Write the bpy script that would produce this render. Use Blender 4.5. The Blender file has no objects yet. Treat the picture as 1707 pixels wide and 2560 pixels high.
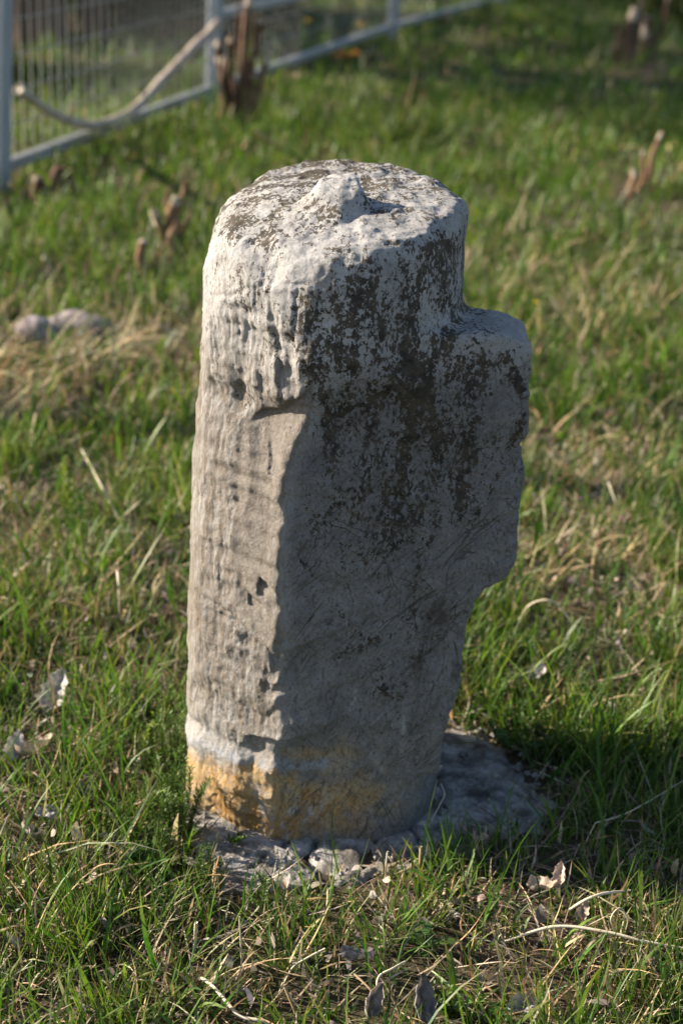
import bpy, math, random
import numpy as np
from mathutils import Vector, Matrix

random.seed(7)
rng = np.random.default_rng(11)
SC = bpy.context.scene
COL = SC.collection

# ------------------------------------------------------------------ camera
S = 1707 / 1568.0
FPX, CAM_H = 3750.0, 1.4
PITCH, ROLL = math.radians(23.8), math.radians(3.0)
FW = np.array([0, math.cos(PITCH), -math.sin(PITCH)])
UP0 = np.array([0, math.sin(PITCH), math.cos(PITCH)])
R0 = np.array([1.0, 0, 0])
UP = UP0 * math.cos(ROLL) - R0 * math.sin(ROLL)
RT = R0 * math.cos(ROLL) + UP0 * math.sin(ROLL)
CAM = np.array([0, 0, CAM_H])

cam = bpy.data.cameras.new("camera")
cam_o = bpy.data.objects.new("camera", cam)
COL.objects.link(cam_o)
cam.sensor_width = 36.0
cam.lens = FPX / 2560 * 36.0
cam.clip_end = 2000
cam.clip_start = 0.05
cam_o.matrix_world = Matrix(((RT[0], UP[0], -FW[0], CAM[0]), (RT[1], UP[1], -FW[1], CAM[1]),
                             (RT[2], UP[2], -FW[2], CAM[2]), (0, 0, 0, 1)))
cam.dof.use_dof = True
cam.dof.focus_distance = 2.0
cam.dof.aperture_fstop = 3.3
cam.dof.aperture_blades = 9
SC.camera = cam_o

# ------------------------------------------------------------------ light
SUN_AZ = math.radians(-79)      # from +Y towards +X; low sun on the left, a little behind the stone
SUN_EL = math.radians(26)
w = bpy.data.worlds.new("World")
SC.world = w
w.use_nodes = True
nt = w.node_tree
sky = nt.nodes.new("ShaderNodeTexSky")
sky.sky_type = 'NISHITA'
sky.sun_disc = False
sky.sun_elevation = SUN_EL
sky.sun_rotation = SUN_AZ
sky.air_density = 1.0
sky.dust_density = 1.0
bg = nt.nodes["Background"]
bg.inputs["Strength"].default_value = 0.072
nt.links.new(sky.outputs[0], bg.inputs[0])
sl = bpy.data.lights.new("sun", 'SUN')
sl.energy = 5.0
sl.angle = math.radians(0.6)
sl.color = (1.0, 0.88, 0.72)
so = bpy.data.objects.new("sun", sl)
COL.objects.link(so)
TO_SUN = Vector((math.sin(SUN_AZ) * math.cos(SUN_EL), math.cos(SUN_AZ) * math.cos(SUN_EL), math.sin(SUN_EL)))
so.rotation_euler = TO_SUN.to_track_quat('Z', 'Y').to_euler()
SC.view_settings.view_transform = 'Standard'
SC.view_settings.look = 'None'
SC.view_settings.gamma = 1
SC.view_settings.use_curve_mapping = False
SC.view_settings.exposure = 1.36


# ------------------------------------------------------------------ helpers
def ray(px, py):
    return FW + RT * ((px * S - 853.5) / FPX) + UP * (-(py * S - 1280) / FPX)


def gp(px, py, z=0.0):
    """point of the place at height z that the photograph shows at px, py"""
    d = ray(px, py)
    return CAM + d * ((z - CAM_H) / d[2])


def at(px, py, Y):
    d = ray(px, py)
    return CAM + d * (Y / d[1])


def sstep(a, b, x):
    t = np.clip((x - a) / (b - a), 0, 1)
    return t * t * (3 - 2 * t)


_perm = np.random.default_rng(5).permutation(256).astype(np.int32)
_perm = np.concatenate([_perm, _perm])
_grad = np.random.default_rng(6).normal(size=(256, 3)).astype(np.float32)
_grad /= np.linalg.norm(_grad, axis=1, keepdims=True)


def perlin(p):
    p = np.asarray(p, np.float32)
    fl = np.floor(p)
    f = p - fl
    i = fl.astype(np.int32) & 255
    u = f * f * f * (f * (f * 6 - 15) + 10)
    fx, fy, fz = (np.ascontiguousarray(f[:, k]) for k in range(3))
    ux, uy, uz = (np.ascontiguousarray(u[:, k]) for k in range(3))
    ix, iy, iz = (np.ascontiguousarray(i[:, k]) for k in range(3))
    gx, gy, gz_ = (np.ascontiguousarray(_grad[:, k]) for k in range(3))
    planes = []
    for dx in (0, 1):
        hx = _perm[ix + dx]
        for dy in (0, 1):
            hy = _perm[hx + iy + dy]
            c = []
            for dz in (0, 1):
                h = _perm[hy + iz + dz]
                c.append(gx[h] * (fx - dx) + gy[h] * (fy - dy) + gz_[h] * (fz - dz))
            planes.append(c[0] + (c[1] - c[0]) * uz)
    a = planes[0] + (planes[1] - planes[0]) * uy
    b = planes[2] + (planes[3] - planes[2]) * uy
    return (a + (b - a) * ux) * np.float32(1.5)


def n2(x, y, s, seed=0.0):
    x = np.atleast_1d(np.asarray(x, float)); y = np.atleast_1d(np.asarray(y, float))
    return perlin(np.stack([x * s + seed, y * s - seed * 1.7, np.full_like(x, seed * 0.37 + 0.5)], 1))


def link(name, me, mat=None, parent=None, **props):
    o = bpy.data.objects.new(name, me)
    COL.objects.link(o)
    if mat is not None and me is not None and not me.materials:
        me.materials.append(mat)
    if parent is not None:
        o.parent = parent
    for k, v in props.items():
        o[k] = v
    return o


def thing(name, label, cat, loc=(0, 0, 0), group=None):
    o = link(name, None)
    o.location = loc
    o["label"] = label
    o["category"] = cat
    if group:
        o["group"] = group
    return o


def mesh_np(name, v, tris, attrs=None, smooth=True):
    me = bpy.data.meshes.new(name)
    v = np.asarray(v, np.float32); tris = np.asarray(tris, np.int32)
    me.vertices.add(len(v)); me.vertices.foreach_set("co", v.ravel())
    k = tris.shape[1]
    me.loops.add(tris.size); me.loops.foreach_set("vertex_index", tris.ravel())
    me.polygons.add(len(tris)); me.polygons.foreach_set("loop_start", np.arange(0, tris.size, k, dtype=np.int32))
    me.polygons.foreach_set("use_smooth", np.full(len(tris), smooth))
    me.update(calc_edges=True)
    for nm, a in (attrs or {}).items():
        a = np.asarray(a, np.float32)
        if a.ndim == 1:
            at_ = me.attributes.new(nm, 'FLOAT', 'POINT'); at_.data.foreach_set("value", a)
        else:
            at_ = me.color_attributes.new(nm, 'FLOAT_COLOR', 'POINT')
            at_.data.foreach_set("color", np.concatenate([a, np.ones((len(a), 1), np.float32)], 1).ravel())
    return me


def tube(pts, rad, n=8, cap=True):
    """verts, quads/tris of a tapering tube along pts"""
    pts = np.asarray(pts, float)
    rad = np.full(len(pts), rad) if np.isscalar(rad) else np.asarray(rad, float)
    t = np.gradient(pts, axis=0); t /= np.linalg.norm(t, axis=1, keepdims=True) + 1e-9
    ref = np.array([0.31, 0.87, 0.12]) if abs(t[0] @ np.array([0, 0, 1.0])) > .7 else np.array([0, 0, 1.0])
    a = np.cross(t, ref); a /= np.linalg.norm(a, axis=1, keepdims=True) + 1e-9
    b = np.cross(t, a)
    ang = np.arange(n) * 2 * math.pi / n
    v = (pts[:, None] + rad[:, None, None] * (a[:, None] * np.cos(ang)[None, :, None] + b[:, None] * np.sin(ang)[None, :, None])).reshape(-1, 3)
    f = []
    for i in range(len(pts) - 1):
        for j in range(n):
            k = (j + 1) % n
            f.append((i * n + j, i * n + k, (i + 1) * n + k, (i + 1) * n + j))
    if cap:
        f.append(tuple(range(n)))
        f.append(tuple((len(pts) - 1) * n + j for j in range(n))[::-1])
    return v, f


def pyd(name, v, f, smooth=True):
    me = bpy.data.meshes.new(name)
    me.from_pydata([tuple(map(float, q)) for q in v], [], [tuple(map(int, q)) for q in f])
    if smooth:
        me.polygons.foreach_set("use_smooth", [True] * len(me.polygons))
    me.update()
    return me


def spline(pts, n):
    pts = np.asarray(pts, float)
    P = np.vstack([2 * pts[0] - pts[1], pts, 2 * pts[-1] - pts[-2]])
    out = []
    m = len(pts) - 1
    for q in np.linspace(0, m - 1e-6, n):
        i = int(q); t = q - i
        a, b, c, d = P[i:i + 4]
        out.append(.5 * ((2 * b) + (c - a) * t + (2 * a - 5 * b + 4 * c - d) * t * t + (3 * b - a - 3 * c + d) * t ** 3))
    return np.array(out)


class NT:
    """small helper to write node materials"""
    def __init__(self, name):
        self.m = bpy.data.materials.new(name); self.m.use_nodes = True
        self.t = self.m.node_tree
        self.b = self.t.nodes["Principled BSDF"]
        self.out = self.t.nodes["Material Output"]

    def n(self, kind, **kw):
        x = self.t.nodes.new("ShaderNode" + kind)
        for k, v in kw.items():
            setattr(x, k, v)
        return x

    def set(self, sock, v):
        if isinstance(v, bpy.types.NodeSocket):
            self.t.links.new(v, sock)
        else:
            if isinstance(v, tuple) and len(v) == 3 and sock.type == 'RGBA':
                v = (*v, 1)
            sock.default_value = v

    def noise(self, vec, scale, detail=4, rough=.55, dist=0.0, col=False):
        x = self.n("TexNoise")
        self.set(x.inputs["Vector"], vec)
        x.inputs["Scale"].default_value = scale; x.inputs["Detail"].default_value = detail
        x.inputs["Roughness"].default_value = rough; x.inputs["Distortion"].default_value = dist
        return x.outputs["Color" if col else "Fac"]

    def voro(self, vec, scale, feature='DISTANCE_TO_EDGE'):
        x = self.n("TexVoronoi", feature=feature)
        self.set(x.inputs["Vector"], vec); x.inputs["Scale"].default_value = scale
        return x.outputs["Distance"]

    def scale(self, vec, s):
        x = self.n("Mapping"); self.set(x.inputs["Vector"], vec); x.inputs["Scale"].default_value = s
        return x.outputs[0]

    def rot(self, vec, e, s=(1, 1, 1)):
        x = self.n("Mapping"); self.set(x.inputs["Vector"], vec); x.inputs["Rotation"].default_value = e
        return self.scale(x.outputs[0], s)

    def math(self, op, a, b=0.0, c=0.0, clamp=False):
        x = self.n("Math", operation=op, use_clamp=clamp)
        for i, q in enumerate((a, b, c)):
            self.set(x.inputs[i], q)
        return x.outputs[0]

    def step(self, v, a, b):
        x = self.n("MapRange", interpolation_type='SMOOTHSTEP'); self.set(x.inputs[0], v)
        self.set(x.inputs[1], a); self.set(x.inputs[2], b)
        return x.outputs[0]

    def mix(self, f, a, b, mode='MIX'):
        x = self.n("Mix", data_type='RGBA', blend_type=mode)
        self.set(x.inputs[0], f); self.set(x.inputs[6], a); self.set(x.inputs[7], b)
        return x.outputs[2]

    def attr(self, name, out="Fac"):
        x = self.n("Attribute", attribute_name=name)
        return x.outputs[out]

    def bump(self, h, dist, strength=1.0, normal=None):
        x = self.n("Bump"); x.inputs["Strength"].default_value = strength; x.inputs["Distance"].default_value = dist
        self.set(x.inputs["Height"], h)
        if normal is not None:
            self.set(x.inputs["Normal"], normal)
        return x.outputs[0]

    def obj(self):
        return self.n("TexCoord").outputs["Object"]


def simple_mat(name, c1, c2, scale=20, rough=.8, stretch=(1, 1, 1), bump=.002, spec=.3, metal=0.0, bscale=None):
    k = NT(name)
    v = k.scale(k.obj(), stretch)
    f = k.step(k.noise(v, scale, 6, .6), .3, .7)
    k.set(k.b.inputs["Base Color"], k.mix(f, c1, c2))
    k.b.inputs["Roughness"].default_value = rough
    k.b.inputs["Specular IOR Level"].default_value = spec
    k.b.inputs["Metallic"].default_value = metal
    if bump:
        k.set(k.b.inputs["Normal"], k.bump(k.noise(v, bscale or scale * 3, 6, .6), bump))
    return k.m


def leaf_mat(name, trans=.4, rough=.5, spec=.3, tint=None):
    """thin leaves and blades: colour from the mesh's own tint, some light passes through"""
    k = NT(name)
    c = k.attr("tint", "Color")
    nz = k.noise(k.obj(), 90, 3, .6)
    c = k.mix(1.0, c, k.mix(k.step(nz, .25, .75), (.72, .72, .72), (1.25, 1.25, 1.25)), 'MULTIPLY')
    k.set(k.b.inputs["Base Color"], c)
    k.b.inputs["Roughness"].default_value = rough
    k.b.inputs["Specular IOR Level"].default_value = spec
    tr = k.n("BsdfTranslucent")
    k.set(tr.inputs[0], k.mix(1.0, c, (1.15, 1.2, .6) if tint is None else tint, 'MULTIPLY'))
    ms = k.n("MixShader"); ms.inputs[0].default_value = trans
    k.t.links.new(k.b.outputs[0], ms.inputs[1]); k.t.links.new(tr.outputs[0], ms.inputs[2])
    k.t.links.new(ms.outputs[0], k.out.inputs[0])
    return k.m


# ------------------------------------------------------------------ ground
BX, BY = -0.024, 2.067          # axis of the stone at the ground


def gz(x, y):
    x = np.atleast_1d(np.asarray(x, float)); y = np.atleast_1d(np.asarray(y, float))
    h = .022 * n2(x, y, 1.3, 3.1) + .012 * n2(x, y, 4.0, 8.2) + .05 * n2(x, y, .25, 1.1) * sstep(3, 9, np.hypot(x, y - 2))
    r = np.hypot(x - BX, y - BY)
    return h * sstep(.15, .7, r)


def axis_coords(lo, hi, mid0, mid1, step, growth=1.18):
    a = list(np.arange(mid0, mid1 + 1e-6, step))
    s = step
    while a[-1] < hi:
        s *= growth; a.append(a[-1] + s)
    s = step; pre = [mid0]
    while pre[-1] > lo:
        s *= growth; pre.append(pre[-1] - s)
    return np.array(pre[:0:-1] + a)


def build_ground():
    xs = axis_coords(-260, 260, -3.0, 3.6, .045)
    ys = axis_coords(-260, 300, .2, 8.0, .045)
    X, Y = np.meshgrid(xs, ys, indexing='ij')
    Z = gz(X.ravel(), Y.ravel())
    near = ((X.ravel() > -2.8) & (X.ravel() < 3.4) & (Y.ravel() > .4) & (Y.ravel() < 7.5))
    Z = Z + np.where(near, .006 * n2(X.ravel(), Y.ravel(), 14, 4.4) + .004 * n2(X.ravel(), Y.ravel(), 31, 2.4), 0)
    v = np.stack([X.ravel(), Y.ravel(), Z], 1)
    nx, ny = X.shape
    i, j = np.meshgrid(np.arange(nx - 1), np.arange(ny - 1), indexing='ij')
    a = (i * ny + j).ravel()
    q = np.stack([a, a + ny, a + ny + 1, a + 1], 1)
    k = NT("soil")
    o = k.obj()
    f = k.noise(o, 9, 8, .65); f2 = k.noise(o, 120, 6, .7); f3 = k.noise(o, 1.1, 3, .5)
    c = k.mix(k.step(f, .35, .68), (.05, .036, .024), (.125, .092, .062))
    c = k.mix(k.step(f2, .52, .72), c, (.2, .155, .105))
    far = k.step(k.n("NewGeometry").outputs["Position"], 0, 1)
    c = k.mix(k.math('MULTIPLY', k.step(f3, .42, .62), .45), c, (.05, .068, .02))
    k.set(k.b.inputs["Base Color"], c)
    k.b.inputs["Roughness"].default_value = .95
    k.b.inputs["Specular IOR Level"].default_value = .15
    k.set(k.b.inputs["Normal"], k.bump(f2, .006, 1.0, k.bump(f, .01, .8)))
    link("ground", mesh_np("ground", v, q), k.m, kind="structure")


build_ground()


# ------------------------------------------------------------------ the stone
def smin(a, b, k):
    h = np.clip(.5 + .5 * (b - a) / k, 0, 1)
    return b + (a - b) * h - k * h * (1 - h)


def smax(a, b, k):
    return -smin(-a, -b, k)


def poly_sdf(px, pz, poly):
    poly = np.asarray(poly, np.float32)
    d = np.full(px.shape, 1e9, np.float32); ins = np.zeros(px.shape, bool)
    for i in range(len(poly)):
        a = poly[i]; b = poly[(i + 1) % len(poly)]
        e = b - a
        wx = px - a[0]; wz = pz - a[1]
        t = np.clip((wx * e[0] + wz * e[1]) / (e @ e), 0, 1)
        d = np.minimum(d, (wx - e[0] * t) ** 2 + (wz - e[1] * t) ** 2)
        c = ((a[1] <= pz) & (pz < b[1])) | ((b[1] <= pz) & (pz < a[1]))
        ins ^= c & (px < a[0] + (pz - a[1]) / (b[1] - a[1] + 1e-12) * e[0])
    return np.sqrt(d) * np.where(ins, -1, 1)


def surface_nets(val, org, h):
    nx, ny, nz = val.shape
    s = val < 0
    c = np.zeros((nx - 1, ny - 1, nz - 1), np.uint8)
    offs = [(a, b, d) for a in (0, 1) for b in (0, 1) for d in (0, 1)]
    for a, b, d in offs:
        c += s[a:nx - 1 + a, b:ny - 1 + b, d:nz - 1 + d]
    act = (c > 0) & (c < 8)
    I = np.argwhere(act)
    cv = np.stack([val[I[:, 0] + a, I[:, 1] + b, I[:, 2] + d] for a, b, d in offs], 1)
    acc = np.zeros((len(I), 3)); cnt = np.zeros(len(I))
    for i in range(8):
        for j in range(i + 1, 8):
            oi, oj = np.array(offs[i]), np.array(offs[j])
            if np.abs(oi - oj).sum() != 1:
                continue
            va, vb = cv[:, i], cv[:, j]
            m = (va < 0) != (vb < 0)
            t = np.where(m, va / np.where(m, va - vb, 1), 0)
            acc += np.where(m[:, None], oi + (oj - oi) * t[:, None], 0); cnt += m
    v = (I + acc / cnt[:, None]) * h + org
    idx = np.full(act.shape, -1, np.int32); idx[act] = np.arange(len(I))
    quads = []
    for ax in range(3):
        sl0 = [slice(None)] * 3; sl1 = [slice(None)] * 3
        sl0[ax] = slice(0, -1); sl1[ax] = slice(1, None)
        a, b = s[tuple(sl0)], s[tuple(sl1)]
        ch = np.argwhere(a != b)
        u, w_ = [q for q in range(3) if q != ax]
        ok = (ch[:, u] > 0) & (ch[:, w_] > 0) & (ch[:, u] < val.shape[u] - 1) & (ch[:, w_] < val.shape[w_] - 1)
        ch = ch[ok]
        ins = a[ch[:, 0], ch[:, 1], ch[:, 2]]
        e = np.zeros(3, int); e[u] = 1
        g = np.zeros(3, int); g[w_] = 1
        f = lambda q: idx[q[:, 0], q[:, 1], q[:, 2]]
        q = np.stack([f(ch - e - g), f(ch - g), f(ch), f(ch - e)], 1)
        flip = ins if ax != 1 else ~ins
        q[~flip] = q[~flip][:, ::-1]
        quads.append(q)
    return v, np.concatenate(quads)


def interp_px(pts, Y):
    """heights and x values of a line drawn on the stone's front (photo points to place points)"""
    p = np.array([at(a, b, Y) for a, b in pts])
    o = np.argsort(p[:, 2])
    return p[o, 2], p[o, 0]


def build_stone():
    h = .0027
    org = np.array([-.29, -.25, -.06])
    n = (np.array([.60, .47, 1.10]) / h).astype(int)
    xs = (org[0] + np.arange(n[0]) * h).astype(np.float32)
    ys = (org[1] + np.arange(n[1]) * h).astype(np.float32)
    zs = (org[2] + np.arange(n[2]) * h).astype(np.float32)
    X, Y, Z = xs[:, None, None], ys[None, :, None], zs[None, None, :]
    cx = -.027
    Rz = np.interp(zs, [0, .1, .23, .5, .63, .80, .9, 1.1], [.204, .201, .201, .196, .190, .182, .178, .174]).astype(np.float32)[None, None, :]
    # slight swelling band near the foot (the pale ring)
    col = np.sqrt((X - cx) ** 2 + (Y * 1.0) ** 2) - Rz
    # ridge line between lit facet and shaded facet
    rpx = [(718, 860), (712, 930), (700, 1000), (668, 1050), (650, 1110), (641, 1200), (634, 1300), (637, 1400), (642, 1480),
           (633, 1520), (634, 1600), (632, 1690), (619, 1720), (616, 1800), (620, 1960), (620, 2050)]
    rz, rx = interp_px(rpx, BY - .18)
    zl = zs.copy()
    jit = perlin(np.stack([zl * 22, zl * 0 + 3.3, zl * 0 + .5], 1)) * .010 + perlin(np.stack([zl * 60, zl * 0 + 1.3, zl * 0 + .5], 1)) * .006
    xr = (np.interp(zl, rz, rx) + jit).astype(np.float32)[None, None, :]
    xr = xr - 0.0
    lip1 = at(640, 1490, BY - .18)[2]
    lip2 = at(640, 1700, BY - .18)[2]
    lump = at(640, 935, BY - .18)[2]
    # front recess: each lip line bends with x
    xx = xs[:, None]
    zz = zs[None, :]
    lz1 = np.interp(xs, *[np.array(q) for q in zip(*sorted([(at(a, b, BY - .18)[0], at(a, b, BY - .18)[2]) for a, b in
          [(430, 1420), (520, 1440), (590, 1480), (640, 1502), (700, 1485), (760, 1462), (830, 1440), (900, 1430), (1050, 1460)]]))])[:, None]
    lz2 = np.interp(xs, *[np.array(q) for q in zip(*sorted([(at(a, b, BY - .18)[0], at(a, b, BY - .18)[2]) for a, b in
          [(430, 1620), (470, 1680), (540, 1715), (600, 1708), (650, 1700), (720, 1690), (770, 1660), (850, 1640), (1000, 1640)]]))])[:, None]
    lz0 = np.interp(xs, *[np.array(q) for q in zip(*sorted([(at(a, b, BY - .18)[0], at(a, b, BY - .18)[2]) for a, b in
          [(430, 1040), (530, 1030), (565, 1000), (600, 968), (640, 958), (675, 925), (705, 895), (722, 860), (800, 760), (1000, 640)]]))])[:, None]
    rec = .0085 * sstep(lz0 + .001, lz0 - .006, zz) * np.exp(-np.clip(lz0 - zz, 0, 1) / .07) * sstep(at(560, 950, BY - .13)[0], at(600, 950, BY - .17)[0], xx)
    m1 = np.exp(-((xx - at(650, 1490, BY - .18)[0]) / .075) ** 2)
    rec = rec + .015 * sstep(lz1 + .001, lz1 - .005, zz) * m1 * np.exp(-np.clip(lz1 - zz, 0, 1) / .16)
    m2 = sstep(at(540, 1700, BY - .15)[0], at(600, 1700, BY - .17)[0], xx) * sstep(at(800, 1700, BY - .17)[0], at(700, 1700, BY - .17)[0], xx)
    rec = rec + .012 * sstep(lz2 + .001, lz2 - .006, zz) * m2
    rec = rec.astype(np.float32)[:, None, :]
    yr = -(.925 * Rz)
    liftA = (.05 * sstep(lump - .10, lump + .28, zs)).astype(np.float32)[None, None, :]
    lift = (.05 * sstep(lump - .03, lump + .13, zs)).astype(np.float32)[None, None, :]
    ga = (np.array([-.62, -.785])).astype(np.float32)
    gb = (np.array([.20, -.98])).astype(np.float32)
    dA = (X - xr) * ga[0] + (Y - yr) * ga[1] - liftA
    dB = (X - xr) * gb[0] + (Y - yr) * gb[1]
    cut = smax(dA, dB - lift, .003)
    wl = sstep(lump - .01, lump + .12, Z).astype(np.float32)
    cut = cut * (1 - wl) + smax(dA, dB - lift, .03) * wl
    # fin on the right: outline in x/z, front on the same broken face
    fpx = [(1000, 700), (1052, 722), (1075, 738), (1130, 742), (1190, 755), (1212, 770), (1214, 800), (1211, 870), (1205, 950), (1198, 1050),
           (1192, 1150), (1186, 1230), (1175, 1265), (1150, 1300), (1112, 1320), (1090, 1345), (1076, 1380), (1066, 1430), (1056, 1480),
           (1045, 1540), (1022, 1590), (1011, 1640), (1003, 1720)]
    fp = [at(a, b, BY - .062) for a, b in fpx]
    poly = [(p[0], p[2]) for p in fp] + [(.0, .1), (.0, .84)]
    poly[0] = (.06, fp[2][2])
    poly[1] = (.11, fp[2][2])
    GX, GZ = np.meshgrid(xs, zs, indexing='ij')
    pd = poly_sdf(GX, GZ, poly)[:, None, :].astype(np.float32)
    back = Y - (.004 + .02 * (X - .2))
    fin = smax(smax(pd, dB, .009), back, .009)
    body = smin(col, fin, .022)
    body = smax(body, cut + rec, .005)
    # top: a tilted face with a boss in the middle, rounded rim, chamfer on the left
    TX, TY = np.meshgrid(xs, ys, indexing='ij')
    r = np.hypot((TX + .026) * np.where(TX > -.026, 1.12, .92), TY + .055)
    boss = .037 * sstep(.056, .021, r + .006 * n2(TX.ravel(), TY.ravel(), 45, 3.3).reshape(TX.shape)) + .004 * sstep(.03, .0, r)
    TXr, TYr = TX.ravel(), TY.ravel()
    top = .968 + .085 * np.clip(TY, -.2, .2) - .016 * sstep(-.07, -.17, TY) - .014 * sstep(-.05, -.17, TX) + boss + .005 * n2(TXr, TYr, 60, 8.2).reshape(TX.shape) * (boss > .004) \
        + (.006 * n2(TXr, TYr, 16, 2.2) + .003 * n2(TXr, TYr, 40, 5.2)).reshape(TX.shape)
    dtop = (Z - top.astype(np.float32)[:, :, None]) * .9
    body = smax(body, dtop, .024)
    ch = (X + .182) * -.68 + (Y + .02) * -.12 + (Z - .938) * .72
    body = smax(body, ch, .05)
    ch2 = (X + .05) * -.22 + (Y + .150) * -.60 + (Z - .932) * .77
    body = smax(body, ch2, .035)
    # scoop at the upper left shoulder
    a = at(552, 470, BY - .09); b = at(598, 610, BY - .165)
    ax_, ay, az = a[0], -.10, a[2]; bx, by, bz = b[0], -.158, b[2]
    e = np.array([bx - ax_, by - ay, bz - az]); L2 = e @ e
    t = np.clip(((X - ax_) * e[0] + (Y - ay) * e[1] + (Z - az) * e[2]) / L2, 0, 1)
    ds = np.sqrt((X - ax_ - e[0] * t) ** 2 + (Y - ay - e[1] * t) ** 2 + (Z - az - e[2] * t) ** 2) - .020
    body = smax(body, -ds, .022)
    body = body.astype(np.float32)
    # relief, only near the surface
    I = np.argwhere(np.abs(body) < .018)
    P = np.stack([xs[I[:, 0]], ys[I[:, 1]], zs[I[:, 2]]], 1)
    th = np.arctan2(P[:, 0] - cx, -P[:, 1])
    lump_n = perlin(P * 11) * .0045 + perlin(P * 27 + 9) * .0022 + perlin(P * 65 + 4) * .0014
    xrv = np.interp(P[:, 2], rz, rx)
    leftm = sstep(.012, -.02, P[:, 0] - xrv) * (1 - sstep(.86, .93, P[:, 2]))
    arc = th * .19
    fw = arc + .004 * perlin(P * 20 + 3)
    fl = perlin(np.stack([fw * 62, P[:, 2] * 4.5, P[:, 1] * 8], 1)) * .0016 + perlin(np.stack([fw * 150, P[:, 2] * 12, P[:, 1] * 20], 1)) * .0014 \
        - np.clip(.16 - np.abs(perlin(np.stack([fw * 70 + 9, P[:, 2] * 5, P[:, 1] * 8], 1))), 0, 1) * .011
    fl = fl * (.45 + .55 * sstep(.62, .78, P[:, 2]) + .2 * sstep(.3, .1, P[:, 2]))
    wp0 = P + .012 * np.stack([perlin(P * 25 + 1), perlin(P * 25 + 31), perlin(P * 25 + 61)], 1)
    # the big broken scar on the lit side: stepped left edge, no flutes, planes with sharp creases
    zb_, xb_ = interp_px([(560, 940), (545, 985), (525, 1060), (520, 1130), (532, 1200), (524, 1280), (538, 1340), (560, 1400), (585, 1460), (640, 1500)], BY - .155)
    xlb = np.interp(P[:, 2], zb_, xb_) + .006 * perlin(P * 26 + 44) + .003 * perlin(P * 70 + 14)
    zt0 = np.interp(P[:, 0], xs, lz0[:, 0]); zt1 = np.interp(P[:, 0], xs, lz1[:, 0])
    scar = sstep(-.004, .014, P[:, 0] - xlb) * sstep(.01, .0, P[:, 2] - zt0) * sstep(-.006, .004, P[:, 2] - zt1) * (P[:, 1] < 0) * sstep(.006, .0, P[:, 0] - xrv)
    crz = np.abs(perlin(P * np.array([15, 15, 11]) + 51)) * .0060 + np.abs(perlin(wp0 * np.array([46, 46, 30]) + 57)) * .0010
    fl = fl * (1 - .92 * scar) - scar * (.0035 * sstep(.0, -.045, P[:, 0] - xrv) + crz - .0015)
    # rough flakes on the lit facet
    fac = sstep(lump + .01, lump - .02, P[:, 2]) * np.exp(-(((P[:, 0] - xrv) + .045) / .05) ** 2) * (P[:, 1] < 0) * sstep(.1, .16, P[:, 2])
    wp = P + .012 * np.stack([perlin(P * 25 + 1), perlin(P * 25 + 31), perlin(P * 25 + 61)], 1)
    fk = .0009 * sstep(.0, .10, perlin(wp * np.array([30, 30, 18]) + 2)) + .0008 * sstep(.05, .14, perlin(wp * np.array([62, 62, 40]) + 6)) + .0018 * np.abs(perlin(wp * 120))
    # single chips broken out of the lit facet: sharp on the sun's side, running out towards the ridge
    chips = 0
    wx_ = .003 * perlin(P * 60 + 7); wz_ = .006 * perlin(P * 35 + 17)
    for cpx, cpy, cw, chh, cd in [(618, 1060, .020, .024, .0036), (594, 1350, .036, .016, .0065), (570, 1388, .044, .011, .0048), (606, 1560, .02, .03, .002)]:
        q_ = at(cpx, cpy, BY - .165)
        dx_ = P[:, 0] + wx_ - q_[0]; dz_ = P[:, 2] + wz_ - q_[2]
        chips = chips + cd * sstep(-.0015, .0015, dx_) * sstep(cw, cw * .15, dx_) * sstep(chh, chh * .75, np.abs(dz_ + dx_ * .5)) * (P[:, 1] < -.05)
    # bites out of the ridge, the rims and the flange edge
    bite = (.006 * sstep(.12, .5, perlin(P * 21 + 70)) + .004 * sstep(.15, .5, perlin(P * 42 + 80))) * np.clip(np.exp(-((P[:, 0] - xrv) / .012) ** 2) * (P[:, 1] < 0) * (P[:, 2] < lump) + .45 * sstep(.2, .23, P[:, 0]), 0, 1)
    # heavy vertical folds in the lump above the broken step
    fold_m = np.exp(-((P[:, 0] - at(640, 780, BY - .17)[0]) / .05) ** 4) * sstep(lump - .01, lump + .01, P[:, 2]) * sstep(.86, .80, P[:, 2]) * (P[:, 1] < 0)
    fold = (perlin(np.stack([P[:, 0] * 75 + P[:, 2] * 6, P[:, 2] * 7, P[:, 1] * 3], 1)) * .0065 + perlin(P * 48 + 3) * .003) * fold_m
    # side of the lump: dark hollow on its left
    hp = at(552, 905, BY - .14)
    hol = .008 * np.exp(-((P[:, 0] - hp[0]) / .012) ** 2 - ((P[:, 2] - hp[2]) / .045) ** 2) * (P[:, 1] < 0)
    # hairline round the neck
    zc = np.interp(P[:, 0], [-.23, -.18, -.12, -.05, 0], [at(468, 682, BY)[2], at(520, 684, BY - .1)[2], at(600, 665, BY - .17)[2], at(690, 650, BY - .18)[2], .86])
    crack = .0016 * sstep(-.205, -.17, P[:, 0]) * np.exp(-((P[:, 2] - zc - perlin(P * 40) * .004) / .0028) ** 2) * (P[:, 0] < 0.0) * (P[:, 1] < .1)
    # pale ring near the foot and the waist above it
    zr = np.interp(P[:, 0], [-.235, -.2, -.15, -.10, -.06, 0.0], [at(436, 1660, BY)[2], at(460, 1705, BY - .1)[2], at(520, 1750, BY - .15)[2], at(590, 1772, BY - .17)[2], at(640, 1775, BY - .18)[2], at(700, 1775, BY - .18)[2]])
    ring = (-.0036 * np.exp(-((P[:, 2] - zr) / .014) ** 2) + .0050 * np.exp(-((P[:, 2] - zr - .026) / .012) ** 2)) * sstep(.02, -.06, P[:, 0])
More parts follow.
